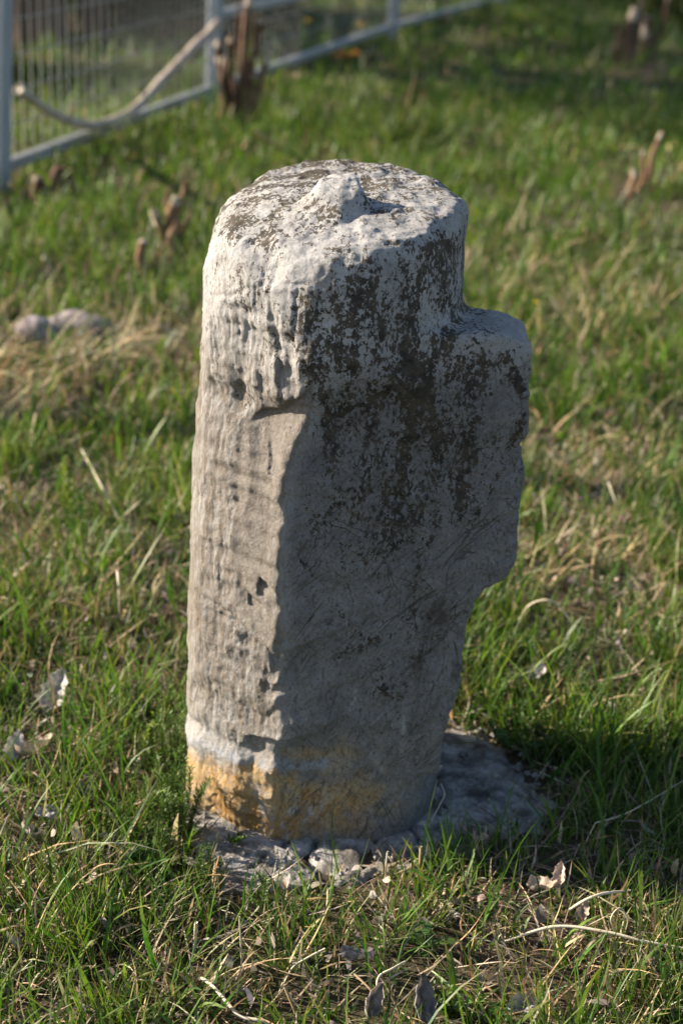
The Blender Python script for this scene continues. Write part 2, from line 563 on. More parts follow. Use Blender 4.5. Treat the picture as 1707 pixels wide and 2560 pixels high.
    # scratches on the shaded face
    fd = sstep(0, .03, P[:, 0] - xrv) * (P[:, 1] < .0)
    dg = P[:, 0] * .82 + P[:, 2] * -.57
    dg2 = P[:, 0] * .57 + P[:, 2] * .82
    plate = (.0022 * sstep(-.02, .12, perlin(wp * np.array([17, 17, 13]) + 12)) + .0016 * sstep(.0, .08, perlin(wp * np.array([45, 45, 38]) + 22))) * fd * sstep(.86, .76, P[:, 2]) + .004 * perlin(P * 8 + 40) * fd
    scr = -np.clip(perlin(np.stack([dg * 48, dg2 * 5, P[:, 1] * 10], 1)) - .25, 0, 1) * .006 * fd * (P[:, 2] < .78)
    topn = sstep(.9, .94, P[:, 2]) * (perlin(P * np.array([70, 120, 40])) * .0022)
    rough = (1 - .75 * scar) * (1 - .6 * sstep(.90, .95, P[:, 2])) * np.abs(perlin(wp * 55 + 5)) * -.0022 + np.abs(perlin(wp * 105 + 8)) * .0016 * (1 - .6 * scar)
    lump_n = lump_n * (1 - .4 * scar) * (1 - .5 * fd * sstep(.02, .1, P[:, 0]))
    dsp = lump_n + rough + .0012 - chips - bite + fl * leftm - fk * fac * (1 - .8 * scar) + fold - hol - crack - ring + scr - plate + topn
    body[I[:, 0], I[:, 1], I[:, 2]] -= dsp.astype(np.float32)
    v, q = surface_nets(body, org, h)
    # masks (where stains, lichen, ochre and painted crease shade lie on the stone)
    vx, vy, vz = v.T
    Yf = BY - .15

    def blob(px, py, sx, sz, Y=Yf, ang=0.0):
        c = at(px, py, Y)
        dx, dz = vx - c[0], vz - c[2]
        u, w2 = dx * math.cos(ang) + dz * math.sin(ang), -dx * math.sin(ang) + dz * math.cos(ang)
        return np.exp(-(u / sx) ** 2 - (w2 / sz) ** 2)
    front = sstep(.06, -.02, vy)
    lich_crease = front * (1.05 * blob(945, 690, .085, .12) + .8 * blob(1010, 640, .05, .07) + .95 * blob(900, 890, .10, .11) + .85 * blob(930, 1070, .11, .11) + .55 * blob(840, 1200, .10, .08)
                    + .9 * blob(1050, 790, .05, .05, BY - .1) + .6 * blob(735, 710, .035, .07) + .5 * blob(790, 850, .06, .10)  # blob at the flange junction puts the crease's shade into the colour
                    + .6 * blob(1090, 1080, .09, .06, BY - .1, .9) + .24 * blob(980, 1500, .10, .14) + .28 * blob(880, 1570, .1, .06)
                    + .55 * blob(1180, 840, .04, .035, BY - .08) + .35 * blob(780, 1460, .07, .02) + .22)
    def line(pts, wd):
        q_ = [at(a, b, BY - .10) for a, b in pts]
        best = np.full(len(vx), 9.0)
        for a, b in zip(q_[:-1], q_[1:]):
            ex, ez = b[0] - a[0], b[2] - a[2]
            t_ = np.clip(((vx - a[0]) * ex + (vz - a[2]) * ez) / (ex * ex + ez * ez), 0, 1)
            best = np.minimum(best, np.hypot(vx - a[0] - t_ * ex, vz - a[2] - t_ * ez))
        return np.exp(-(best / wd) ** 2)
    lich_crease = lich_crease + front * (.9 * line([(1150, 812), (1175, 860), (1206, 908)], .006) + .75 * line([(1202, 945), (1150, 1060), (1095, 1160), (1060, 1220)], .006) + .6 * line([(1130, 1000), (1080, 1110), (1040, 1180)], .008)
                           + .4 * line([(1085, 1385), (1010, 1400), (940, 1372), (900, 1420), (830, 1445), (760, 1468)], .008) + .5 * line([(700, 1240), (760, 1330), (830, 1420)], .005) + .5 * line([(1130, 1180), (1175, 1250)], .006)
                           + .45 * line([(960, 1240), (940, 1400), (930, 1480)], .007) + .3 * line([(880, 1540), (920, 1580), (930, 1520), (1000, 1440)], .010))  # dark lines along the cracks and the lip seam
    pale = front * np.clip(line([(655, 1832), (664, 1862), (676, 1888)], .0035) + line([(668, 1812), (690, 1795), (712, 1790), (718, 1812)], .0045) + .8 * line([(926, 1610), (924, 1650), (920, 1700)], .003)
                           + .8 * line([(700, 1830), (735, 1800), (760, 1770)], .004) + .6 * line([(860, 1700), (880, 1730)], .004) + .7 * line([(820, 1540), (815, 1565), (800, 1590)], .003), 0, 1)
    lich_crease *= sstep(.95, .91, vz)
    lich_crease += sstep(.90, .935, vz) * (.66 + .30 * blob(725, 465, .03, .02, BY - .05) + .25 * blob(860, 440, .06, .02, BY) + .2 * blob(930, 470, .08, .02, BY - .05)) + .22 * blob(520, 560, .045, .06, BY - .08) + .32 * blob(590, 690, .06, .04)
    lich_crease += .30 * sstep(.60, .72, vz) * sstep(-.05, -.12, vx) + .45 * front * blob(555, 930, .014, .05)  # narrow blob paints shade into the hollow left of the lump
    lich_crease += .25 * (vy > .02)
    lich_crease = np.clip(lich_crease, 0, 1.2)
    wob = perlin(np.stack([vx, vy, vz], 1) * 14) * .02 + perlin(np.stack([vx, vy, vz], 1) * 45) * .010
    foot = sstep(zr_at(vx) + .020, zr_at(vx) - .045, vz + wob * 1.6)
    ochre = foot * (1.1 * sstep(-.03, -.06, vx) + .55 * blob(640, 1780, .07, .05) + .7 * blob(800, 1830, .10, .045) + .5 * blob(700, 1880, .10, .06))
    ochre = np.clip(ochre + .55 * front * blob(690, 1725, .06, .015) + .45 * front * blob(790, 1740, .07, .05), 0, 1)
    ringm = np.exp(-((vz + wob * .5 - zr_at(vx) - .002) / .0075) ** 2) * sstep(.06, -.02, vx)
    xrv = np.interp(vz, rz, rx)
    tan = sstep(.02, -.015, vx - xrv) * (.35 + .5 * sstep(.84, .70, vz)) * sstep(.12, .2, vz) + .15
    tan = np.where(vy > .08, .5, tan)
    zt0 = np.interp(vx, xs, lz0[:, 0]); zt1 = np.interp(vx, xs, lz1[:, 0])
    scarv = sstep(.0, .006, vx - np.interp(vz, zb_, xb_)) * sstep(.01, .0, vz - zt0) * sstep(-.006, .004, vz - zt1) * (vy < 0) * sstep(.006, .0, vx - xrv)
    v[:, 1] += BY
    me = mesh_np("stone_post", v, q, dict(lichen_crease=lich_crease, ochre=ochre, ring=ringm, tan=tan, pale=pale, white=sstep(.70, .88, vz) * (1 - .5 * front * sstep(-.02, .04, vx)), scar=scarv, facing=sstep(0, .03, vx - xrv) * front * sstep(.80, .72, vz)))
    return me


def zr_at(x):
    return np.interp(x, [-.235, -.2, -.15, -.10, -.06, 0.0, .2], [at(436, 1660, BY)[2], at(460, 1705, BY - .1)[2], at(520, 1750, BY - .15)[2],
                     at(590, 1772, BY - .17)[2], at(640, 1775, BY - .18)[2], at(700, 1765, BY - .18)[2], at(900, 1720, BY - .15)[2]])


def stone_mat():
    k = NT("weathered_marble")
    o = k.obj()
    vert = k.scale(o, (1, 1, .09))
    vert2 = k.scale(o, (1, 1, .22))
    diag = k.rot(o, (0, math.radians(-33), 0), (1, 1, .16))
    big = k.noise(o, 7, 5, .6)
    mid = k.noise(o, 34, 6, .65)
    fine = k.noise(o, 210, 5, .7)
    grain = k.noise(o, 700, 3, .7)
    streak = k.noise(vert, 140, 7, .7)
    streakb = k.noise(vert2, 170, 5, .7)
    c = k.mix(k.step(big, .32, .68), (.40, .39, .385), (.58, .57, .56))
    c = k.mix(k.math('MULTIPLY', k.step(mid, .45, .75), .5), c, (.27, .258, .248))
    # facing break: cooler, greyer, its shade partly painted in as a darker base
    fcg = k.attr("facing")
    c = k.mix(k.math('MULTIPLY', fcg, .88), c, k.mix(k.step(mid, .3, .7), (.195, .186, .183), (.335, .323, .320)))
    # tan weathering in vertical streaks
    tan = k.attr("tan")
    tm = k.math('MULTIPLY', tan, k.step(streak, .30, .60))
    c = k.mix(tm, c, k.mix(k.step(streakb, .35, .7), (.30, .258, .212), (.175, .142, .112)))
    c = k.mix(k.math('MULTIPLY', k.step(streakb, .60, .70), k.math('MULTIPLY', tan, .8)), c, (.15, .115, .08))
    c = k.mix(k.math('MULTIPLY', k.step(fine, .58, .72), .35), c, (.72, .70, .67))
    c = k.mix(k.math('MULTIPLY', k.attr("scar"), .75), c, k.mix(k.step(k.noise(o, 60, 6, .7), .36, .64), (.225, .195, .168), (.345, .308, .272)))
    c = k.mix(k.math('MULTIPLY', k.attr("white"), k.math('MULTIPLY', k.step(k.noise(o, 20, 6, .7), .34, .56), .7)), c, (.69, .68, .675))
    # foot: ochre iron stain and the pale ring
    och = k.attr("ochre")
    om = k.math('MULTIPLY', och, k.step(k.math('ADD', k.noise(o, 24, 7, .7), k.math('MULTIPLY', och, .24)), .50, .74))
    ocol = k.mix(k.step(k.noise(k.scale(o, (1, 1, .4)), 38, 6, .65), .36, .62), (.62, .45, .25), (.56, .31, .10))
    ocol = k.mix(k.math('MULTIPLY', k.step(streakb, .52, .66), .8), ocol, (.27, .155, .07))
    ocol = k.mix(k.step(k.noise(o, 120, 5, .7), .60, .68), ocol, (.58, .52, .44))
    c = k.mix(om, c, ocol)
    c = k.mix(k.math('MULTIPLY', och, k.math('MULTIPLY', k.step(k.noise(k.scale(o, (1, 1, .5)), 75, 4, .6), .60, .66), .6)), c, (.50, .46, .42))
    rg = k.math('MULTIPLY', k.attr("ring"), k.step(k.noise(o, 55, 6, .7), .36, .60))
    c = k.mix(k.math('MULTIPLY', rg, .92), c, (.45, .48, .53))
    c = k.mix(k.math('MULTIPLY', k.attr('pale'), k.step(k.noise(o, 130, 5, .7), .40, .56)), c, (.60, .575, .55))
    # dark scratches and hairlines in several directions
    sc = None
    for ang, sx, sz, wd in ((-34, 62, 4, .010), (-50, 55, 5, .009), (22, 48, 4, .007), (60, 45, 5, .007), (-12, 60, 4, .008)):
        r_ = k.rot(o, (0, math.radians(ang), 0))
        w_ = k.n("VectorMath", operation='MULTIPLY_ADD')
        k.set(w_.inputs[0], k.noise(r_, 14, 4, .6, col=True)); w_.inputs[1].default_value = (.016, .016, .016); k.set(w_.inputs[2], r_)
        nn = k.noise(k.scale(w_.outputs[0], (sx, 14, sz)), 1.0, 1, .4)
        q = k.step(k.math('ABSOLUTE', k.math('SUBTRACT', nn, .5)), wd * 1.6, wd * .4)
        q = k.math('MULTIPLY', q, k.step(k.noise(k.scale(r_, (26, 10, 9)), 1.0, 2, .5), .48, .60))
        sc = q if sc is None else k.math('MAXIMUM', sc, q)
    vmask = k.step(k.noise(o, 9, 4, .6), .34, .62)
    vv = k.math('MULTIPLY', k.math('MULTIPLY', sc, k.math('ADD', k.math('MULTIPLY', vmask, .75), .25)), k.math('ADD', k.math('MULTIPLY', fcg, .85), .12))
    c = k.mix(k.math('MULTIPLY', vv, .85), c, (.075, .062, .048))
    # light scratches
    ls = k.step(k.noise(k.scale(k.rot(o, (0, math.radians(-40), 0)), (170, 60, 18)), 1.0, 3, .6), .66, .74)
    c = k.mix(k.math('MULTIPLY', k.math('MULTIPLY', ls, fcg), .55), c, (.52, .50, .48))
    # diagonal dark runs on the facing break
    dr = k.step(k.noise(diag, 38, 6, .65), .54, .68)
    c = k.mix(k.math('MULTIPLY', k.math('MULTIPLY', dr, fcg), k.math('MULTIPLY', vmask, .8)), c, (.10, .083, .062))
    # lichen: crisp dark speckles whose density follows the mask, crease shade included
    lm = k.attr("lichen_crease")
    lms = k.math('MULTIPLY', lm, k.math('ADD', .62, k.math('MULTIPLY', k.step(k.noise(k.scale(o, (1, 1, .3)), 30, 4, .6), .36, .64), .5)))
    sp = k.math('ADD', k.math('MULTIPLY', k.noise(k.scale(o, (1, 1, .75)), 170, 6, .74, .4), .80), k.math('MULTIPLY', k.noise(o, 34, 3, .6), .20))
    thr = k.math('SUBTRACT', .695, k.math('MULTIPLY', lms, .198))
    lic = k.step(k.math('SUBTRACT', sp, thr), -.012, .014)
    lcol = k.mix(k.step(k.noise(o, 60, 4, .6), .35, .65), (.034, .027, .018), (.115, .088, .056))
    c = k.mix(k.math('MULTIPLY', lic, .94), c, lcol)
    # dark grain everywhere, heavier on the facing break as painted relief shading
    gr = k.step(k.noise(k.scale(o, (1, 1, .6)), 240, 6, .8), .52, .61)
    c = k.mix(k.math('MULTIPLY', gr, k.math('ADD', .34, k.math('MULTIPLY', fcg, .34))), c, k.mix(fcg, (.20, .165, .13), (.085, .075, .066)))
    gl = k.step(k.noise(o, 190, 6, .8), .58, .66)
    c = k.mix(k.math('MULTIPLY', gl, k.math('MULTIPLY', k.math('SUBTRACT', 1.0, lic), .5)), c, (.58, .56, .53))
    # pinprick pits, their shade put into the colour
    pit = k.step(k.noise(o, 330, 2, .5), .70, .76)
    c = k.mix(k.math('MULTIPLY', pit, k.math('ADD', k.math('MULTIPLY', lm, .8), .25)), c, (.07, .055, .04))
    k.set(k.b.inputs["Base Color"], c)
    k.b.inputs["Roughness"].default_value = .78
    k.b.inputs["Specular IOR Level"].default_value = .25
    b1 = k.bump(streak, .007, .9)
    b2 = k.bump(mid, .005, .8, b1)
    b3 = k.bump(fine, .0065, 1.0, b2)
    b3 = k.bump(grain, .0014, 1.0, b3)
    b4 = k.bump(k.math('SUBTRACT', 1.0, vv), .0015, .6, b3)
    b5 = k.bump(lic, .0008, .6, b4)
    k.set(k.b.inputs["Normal"], b5)
    return k.m


st = link("stone_post", build_stone(), stone_mat(), kind="thing", category="stone post",
          label="tall weathered grey stone post with knobbed top and a broken side flange")


# ------------------------------------------------------------------ mortar round the foot
def mortar_mat():
    k = NT("old_mortar")
    o = k.obj()
    f = k.noise(o, 18, 7, .65); g = k.noise(o, 140, 5, .7)
    c = k.mix(k.step(f, .34, .66), (.12, .106, .092), (.46, .435, .41))
    c = k.mix(k.math('MULTIPLY', k.step(g, .56, .70), .6), c, (.10, .085, .07))
    k.set(k.b.inputs["Base Color"], c)
    k.b.inputs["Roughness"].default_value = .92; k.b.inputs["Specular IOR Level"].default_value = .15
    k.set(k.b.inputs["Normal"], k.bump(g, .004, 1, k.bump(f, .012, 1)))
    return k.m


MORTAR = mortar_mat()
PATCH = [(415, 1960), (470, 2030), (560, 2085), (690, 2050), (830, 2010), (960, 1975), (1110, 1948), (1230, 1910), (1270, 1850), (1220, 1770), (1130, 1700), (1050, 1680), (1000, 1640), (700, 1600), (430, 1700), (400, 1850)]
PATCH_G = np.array([gp(a, b)[:2] for a, b in PATCH])


def patch_d(x, y):
    """signed distance to the bare patch round the stone (negative inside)"""
    return poly_sdf(np.asarray(x, np.float32), np.asarray(y, np.float32), PATCH_G)


def build_mortar():
    root = thing("mortar_footing", "cracked grey mortar patch around the foot of the stone post", "mortar", (BX, BY, 0))
    hs = .006
    xs = np.arange(-.36, .52, hs); ys = np.arange(1.65, 2.45, hs)
    X, Y = np.meshgrid(xs, ys, indexing='ij')
    x, y = X.ravel(), Y.ravel()
    d = patch_d(x, y) + .03 * n2(x, y, 14, 5) + .02 * n2(x, y, 40, 15)
    z = gz(x, y) + .010 * sstep(.01, -.05, d) - .02 * sstep(-.002, .02, d) + .003 * n2(x, y, 16, 1.5) + .0055 * np.abs(n2(x, y, 45, 7.5)) + .004 * np.abs(n2(x, y, 100, 2.5))
    cr = np.abs(n2(x + .03 * n2(x, y, 12, 3), y, 9, 12))
    z = z - .012 * np.exp(-(cr / .035) ** 2) * (d < 0)
    keep = (d < .03).reshape(X.shape)
    ny = X.shape[1]
    i, j = np.meshgrid(np.arange(X.shape[0] - 1), np.arange(ny - 1), indexing='ij')
    ok = keep[:-1, :-1] & keep[1:, :-1] & keep[1:, 1:] & keep[:-1, 1:]
    a = (i * ny + j)[ok]
    q = np.stack([a, a + ny, a + ny + 1, a + 1], 1)
    used = np.unique(q); mp = np.full(len(x), -1); mp[used] = np.arange(len(used))
    v = np.stack([x - BX, y - BY, z], 1)[used]
    link("mortar_bed", mesh_np("mortar_bed", v, mp[q]), MORTAR, root)
    # crumbs and grit lying on it
    nC = 900
    cx_ = rng.uniform(-.34, .50, nC); cy_ = rng.uniform(1.66, 2.42, nC)
    kc = (patch_d(cx_, cy_) < .01) & (np.hypot(cx_ + .027, cy_ - BY) > .20)
    cx_, cy_ = cx_[kc], cy_[kc]; nC = len(cx_)
    oct_ = np.array([(1, 0, 0), (-1, 0, 0), (0, 1, 0), (0, -1, 0), (0, 0, 1), (0, 0, -1)], float)
    ot = np.array([(0, 2, 4), (2, 1, 4), (1, 3, 4), (3, 0, 4), (2, 0, 5), (1, 2, 5), (3, 1, 5), (0, 3, 5)])
    sz_ = .0035 * np.exp(rng.normal(0, .5, nC))
    V_ = oct_[None] * (sz_[:, None, None] * rng.uniform(.5, 1.3, (nC, 6, 1))) + rng.normal(0, .0006, (nC, 6, 3)) + np.stack([cx_ - BX, cy_ - BY, gz(cx_, cy_) + .014], 1)[:, None]
    T_ = (np.arange(nC) * 6)[:, None, None] + ot[None]
    link("crumbs", mesh_np("crumbs", V_.reshape(-1, 3), T_.reshape(-1, 3), smooth=False), MORTAR, root, kind="stuff")
    # broken slabs at the front left
    slabs = [[(470, 1985), (505, 1950), (560, 1945), (620, 1968), (598, 1995), (545, 2005), (500, 2010)],
             [(480, 2022), (555, 2012), (605, 2002), (628, 1985), (640, 2010), (618, 2040), (570, 2060), (510, 2055)],
             [(628, 1962), (662, 1966), (690, 1985), (668, 2008), (645, 2002)],
             [(648, 2020), (690, 2005), (725, 2022), (710, 2050), (660, 2052)],
             [(452, 1958), (490, 1938), (498, 1952), (466, 1985), (448, 1980)]]
    for s, pts in enumerate(slabs):
        P = np.array([gp(a, b)[:2] for a, b in pts])
        c = P.mean(0)
        P = np.array([p for i_ in range(len(P)) for p in (P[i_], (P[i_] + P[(i_ + 1) % len(P)]) / 2 + rng.normal(0, .0035, 2))])
        c = P.mean(0)
        n_ = len(P)
        zb = float(gz(*c)[0]) + .006
        hh = .004 + .006 * rng.random()
        tilt = rng.normal(0, .07, 2)
        V = []
        for kf, zf in ((1.02, -.02), (1.0, hh * .7), (.93, hh), (.6, hh * 1.1), (.25, hh * 1.08)):
            for p in P:
                q2 = c + (p - c) * kf
                V.append((q2[0] - BX, q2[1] - BY, zb + zf + (q2 - c) @ tilt * (zf > 0) + (rng.normal(0, .0013) if kf < 1 else rng.normal(0, .001))))
        V.append((c[0] - BX, c[1] - BY, zb + hh * 1.05))
        F = [(r * n_ + j_, r * n_ + (j_ + 1) % n_, (r + 1) * n_ + (j_ + 1) % n_, (r + 1) * n_ + j_) for r in range(4) for j_ in range(n_)]
        F += [(4 * n_ + j_, 4 * n_ + (j_ + 1) % n_, 5 * n_) for j_ in range(n_)]
        link("mortar_slab", pyd("mortar_slab", V, F, False), MORTAR, root)


build_mortar()

# ------------------------------------------------------------------ grass
GREEN = [(.060, .138, .014), (.085, .178, .019), (.034, .092, .012), (.125, .205, .027), (.060, .134, .028), (.165, .215, .042)]
STRAW = [(.46, .36, .20), (.38, .28, .15), (.52, .44, .29), (.30, .21, .12), (.42, .36, .27), (.36, .24, .12)]
GREEN = np.array(GREEN); STRAW = np.array(STRAW)
M_BLADE = leaf_mat("grass_blade", .46, .45, .35)
M_STRAW = leaf_mat("dry_straw", .22, .6, .25, (1.1, 1.0, .8))


def blades(x, y, z, hgt, wid, az, lean, curl, colr, seg=4, twist=None, tip=None):
    """triangles of curved tapering blades"""
    n = len(x)
    t = np.linspace(0, 1, seg + 1)
    ph = lean[:, None] + curl[:, None] * t[None, :]
    ds = hgt[:, None] / seg
    pm = .5 * (ph[:, 1:] + ph[:, :-1])
    hor = np.concatenate([np.zeros((n, 1)), np.cumsum(np.sin(pm) * ds, 1)], 1)
    ver = np.concatenate([np.zeros((n, 1)), np.cumsum(np.cos(pm) * ds, 1)], 1)
    ca, sa = np.cos(az)[:, None], np.sin(az)[:, None]
    sway = np.sin(t * 3.0)[None] * rng.normal(0, .06, n)[:, None] * hgt[:, None]
    cxp = x[:, None] + hor * ca - sway * sa
    cyp = y[:, None] + hor * sa + sway * ca
    czp = z[:, None] + ver
    czp = np.maximum(czp, z[:, None] - .012)
    tw = (rng.normal(0, .5, n) if twist is None else twist)[:, None] * (.3 + t[None, :])
    wx = -sa * np.cos(tw) + ca * np.cos(ph) * np.sin(tw)
    wy = ca * np.cos(tw) + sa * np.cos(ph) * np.sin(tw)
    wz = -np.sin(ph) * np.sin(tw)
    prof = np.interp(t, [0, .25, .6, .85, 1], [.75, 1, .85, .5, 0.0])[None, :] * wid[:, None] * .5
    Lp = np.stack([cxp - wx * prof, cyp - wy * prof, czp - wz * prof], 2)
    Rp = np.stack([cxp + wx * prof, cyp + wy * prof, czp + wz * prof], 2)
    m = 2 * seg + 1
    V = np.empty((n, m, 3)); V[:, 0:2 * seg:2] = Lp[:, :seg]; V[:, 1:2 * seg:2] = Rp[:, :seg]; V[:, 2 * seg] = Lp[:, seg]
    tr = []
    for s in range(seg - 1):
        a = 2 * s
        tr += [(a, a + 1, a + 3), (a, a + 3, a + 2)]
    tr.append((2 * seg - 2, 2 * seg - 1, 2 * seg))
    T = (np.arange(n) * m)[:, None, None] + np.array(tr)[None]
    C = np.repeat(colr[:, None, :], m, 1)
    if tip is not None:
        tt = np.concatenate([np.repeat(t[:seg], 2), [1.0]])
        f = (tip[:, None] * sstep(.55, 1.0, tt)[None, :])[:, :, None]
        C = C * (1 - f) + np.array([.40, .30, .13]) * f
    return V.reshape(-1, 3), T.reshape(-1, 3), C.reshape(-1, 3)


class Heap:
    def __init__(self):
        self.v, self.t, self.c, self.n = [], [], [], 0

    def add(self, b):
        v, t, c = b
        self.v.append(v); self.t.append(t + self.n); self.c.append(c); self.n += len(v)

    def build(self, name, mat, label=None, cat=None, parent=None, kind="stuff"):
        if not self.v:
            return None
        me = mesh_np(name, np.concatenate(self.v), np.concatenate(self.t), dict(tint=np.concatenate(self.c)))
        o = link(name, me, mat, parent, kind=kind)
        if label:
            o["label"] = label; o["category"] = cat
        return o


def dryness(x, y):
    d = .33 + .26 * n2(x, y, 1.1, 6.6) + .12 * n2(x, y, 3.2, 2.6)
    for px, py, sx, sy, a in [(180, 840, .55, .30, .55), (30, 900, .4, .3, .35), (420, 760, .25, .3, .3), (1320, 650, .8, .5, .38), (1350, 1080, .45, .3, .40), (1300, 1290, .30, .12, .35),
                              (80, 1330, .25, .22, .35), (260, 1450, .2, .18, .25), (1090, 1640, .10, .10, .40), (1430, 2200, .16, .10, .30),
                              (350, 2230, .22, .09, .18), (60, 1760, .10, .14, .25), (850, 2100, .14, .04, .15), (220, 2000, .10, .05, .25), (930, 300, .3, .5, .10), (600, 2330, .35, .08, .15)]:
        g = gp(px, py)
        d = d + a * np.exp(-((x - g[0]) / sx) ** 2 - ((y - g[1]) / sy) ** 2)
    return np.clip(d, .03, .85)


CLEAR = [(130, 1600, .030), (36, 1735, .026), (88, 1745, .030), (72, 1945, .026), (110, 1885, .02), (200, 1825, .016), (1242, 2055, .024), (1283, 2035, .020), (815, 2225, .022), (852, 2325, .022),
         (968, 2315, .022), (1200, 2330, .02), (1232, 1560, .018), (95, 790, .045), (190, 780, .05), (390, 600, .05)]
CLEAR_G = [(*gp(a, b)[:2], r) for a, b, r in CLEAR]


def in_stone(x, y, r=.205):
    bad = np.hypot(x + .027, y - BY) < r
    for cx_, cy_, cr_ in CLEAR_G:
        bad |= (np.abs(x - cx_) < cr_) & (y < cy_ + cr_ * .5) & (y > cy_ - cr_ * 1.6)
    return bad


def shade_of(cols, n, jit=.22):
    c = cols[rng.integers(0, len(cols), n)]
    return np.clip(c * (1 + rng.normal(0, jit, (n, 1))) * (1 + rng.normal(0, .07, (n, 3))), .008, .8)


def wedge(n, y0, y1, pad):
    """points spread evenly over the strip of ground the camera can see, with a margin"""
    y = np.sqrt(rng.uniform(y0 ** 2, y1 ** 2, n))
    hw = (.262 if y1 < 5 else .335) * y + pad
    x = rng.uniform(-1, 1, n) * hw - .005 * y
    return x, y


def zone(heapg, heapd, y0, y1, pad, ntuft, per, hmean, wmean, seg, spread):
    x, y = wedge(ntuft, y0, y1, pad)
    dens = .56 + 1.1 * n2(x, y, 2.6, 9.1) + .8 * n2(x, y, 7, 4.1)
    pd = patch_d(x, y)
    keep = (rng.random(ntuft) < np.clip(dens, .2, 1)) & (pd > -.005 + rng.normal(0, .012, ntuft)) & ~in_stone(x, y, .215)
    x, y, = x[keep], y[keep]
    k = np.maximum(2, rng.poisson(per, len(x)))
    tall = np.exp(rng.normal(0, .22, len(x))) * (1 + .25 * n2(x, y, 1.7, 15.0))
    dry = dryness(x, y)
    hue = shade_of(GREEN, len(x), .18)
    ix = np.repeat(np.arange(len(x)), k)
    n = len(ix)
    az = rng.uniform(0, 2 * math.pi, n)
    rr = spread * np.sqrt(rng.random(n))
    bx = x[ix] + np.cos(az) * rr; by = y[ix] + np.sin(az) * rr
    ok = (patch_d(bx, by) > -.012) & ~in_stone(bx, by, .207)
    ix, az, rr, bx, by = ix[ok], az[ok], rr[ok], bx[ok], by[ok]
    n = len(ix)
    isd = rng.random(n) < dry[ix] * .75
    hg = hmean * tall[ix] * np.exp(rng.normal(0, .33, n))
    near_st = sstep(.03, .10, patch_d(bx, by))
    hg = hg * (.8 + .2 * near_st)
    az = az + rng.normal(0, .7, n)
    lean = np.abs(rng.normal(.12, .22, n)) + rr / spread * .18
    curl = np.abs(rng.normal(.35, .5, n))
    wd = wmean * np.exp(rng.normal(0, .28, n))
    broad = rng.random(n) < .09
    wd = np.where(broad, wd * 2.0, wd); hg = np.where(broad, hg * 1.25, hg)
    z = gz(bx, by) - .004
    c = hue[ix] * .6 + shade_of(GREEN, n, .2) * .4
    g = ~isd
    tip = np.where(rng.random(n) < .3, rng.random(n), 0)
    heapg.add(blades(bx[g], by[g], z[g], hg[g], wd[g], az[g], lean[g], curl[g], c[g], seg, tip=tip[g]))
    d = isd
    m = d.sum()
    stub = rng.random(m) < .4
    hd = np.where(stub, hg[d] * .62, hg[d] * 1.0)
    heapd.add(blades(bx[d], by[d], z[d], hd, wd[d] * np.where(stub, 1.3, .85), az[d], np.where(stub, lean[d] * .8, lean[d] + .25 + .3 * rng.random(m)),
                     np.where(stub, .05, curl[d] + rng.normal(.6, .6, m)), shade_of(STRAW, m, .2), seg))


def litter(heap, n, y0, y1, pad, ln, wd, seg):
    """dead straw lying on the soil"""
    x, y = wedge(n, y0, y1, pad)
    p = .35 + .65 * dryness(x, y) + .35 * n2(x, y, 5, 3.3)
    k = (rng.random(n) < p) & (patch_d(x, y) > -.02) & ~in_stone(x, y)
    x, y = x[k], y[k]; n = len(x)
    z = gz(x, y) + rng.uniform(.0, .022, n)
    L = ln * np.exp(rng.normal(0, .4, n))
    heap.add(blades(x, y, z, L, wd * np.exp(rng.normal(0, .3, n)), rng.uniform(0, 6.28, n), rng.uniform(1.0, 1.6, n), rng.normal(.25, .5, n),
                    shade_of(np.array([(.34, .27, .18), (.24, .18, .12), (.42, .36, .27), (.30, .25, .20), (.17, .12, .08)]), n, .25), seg))


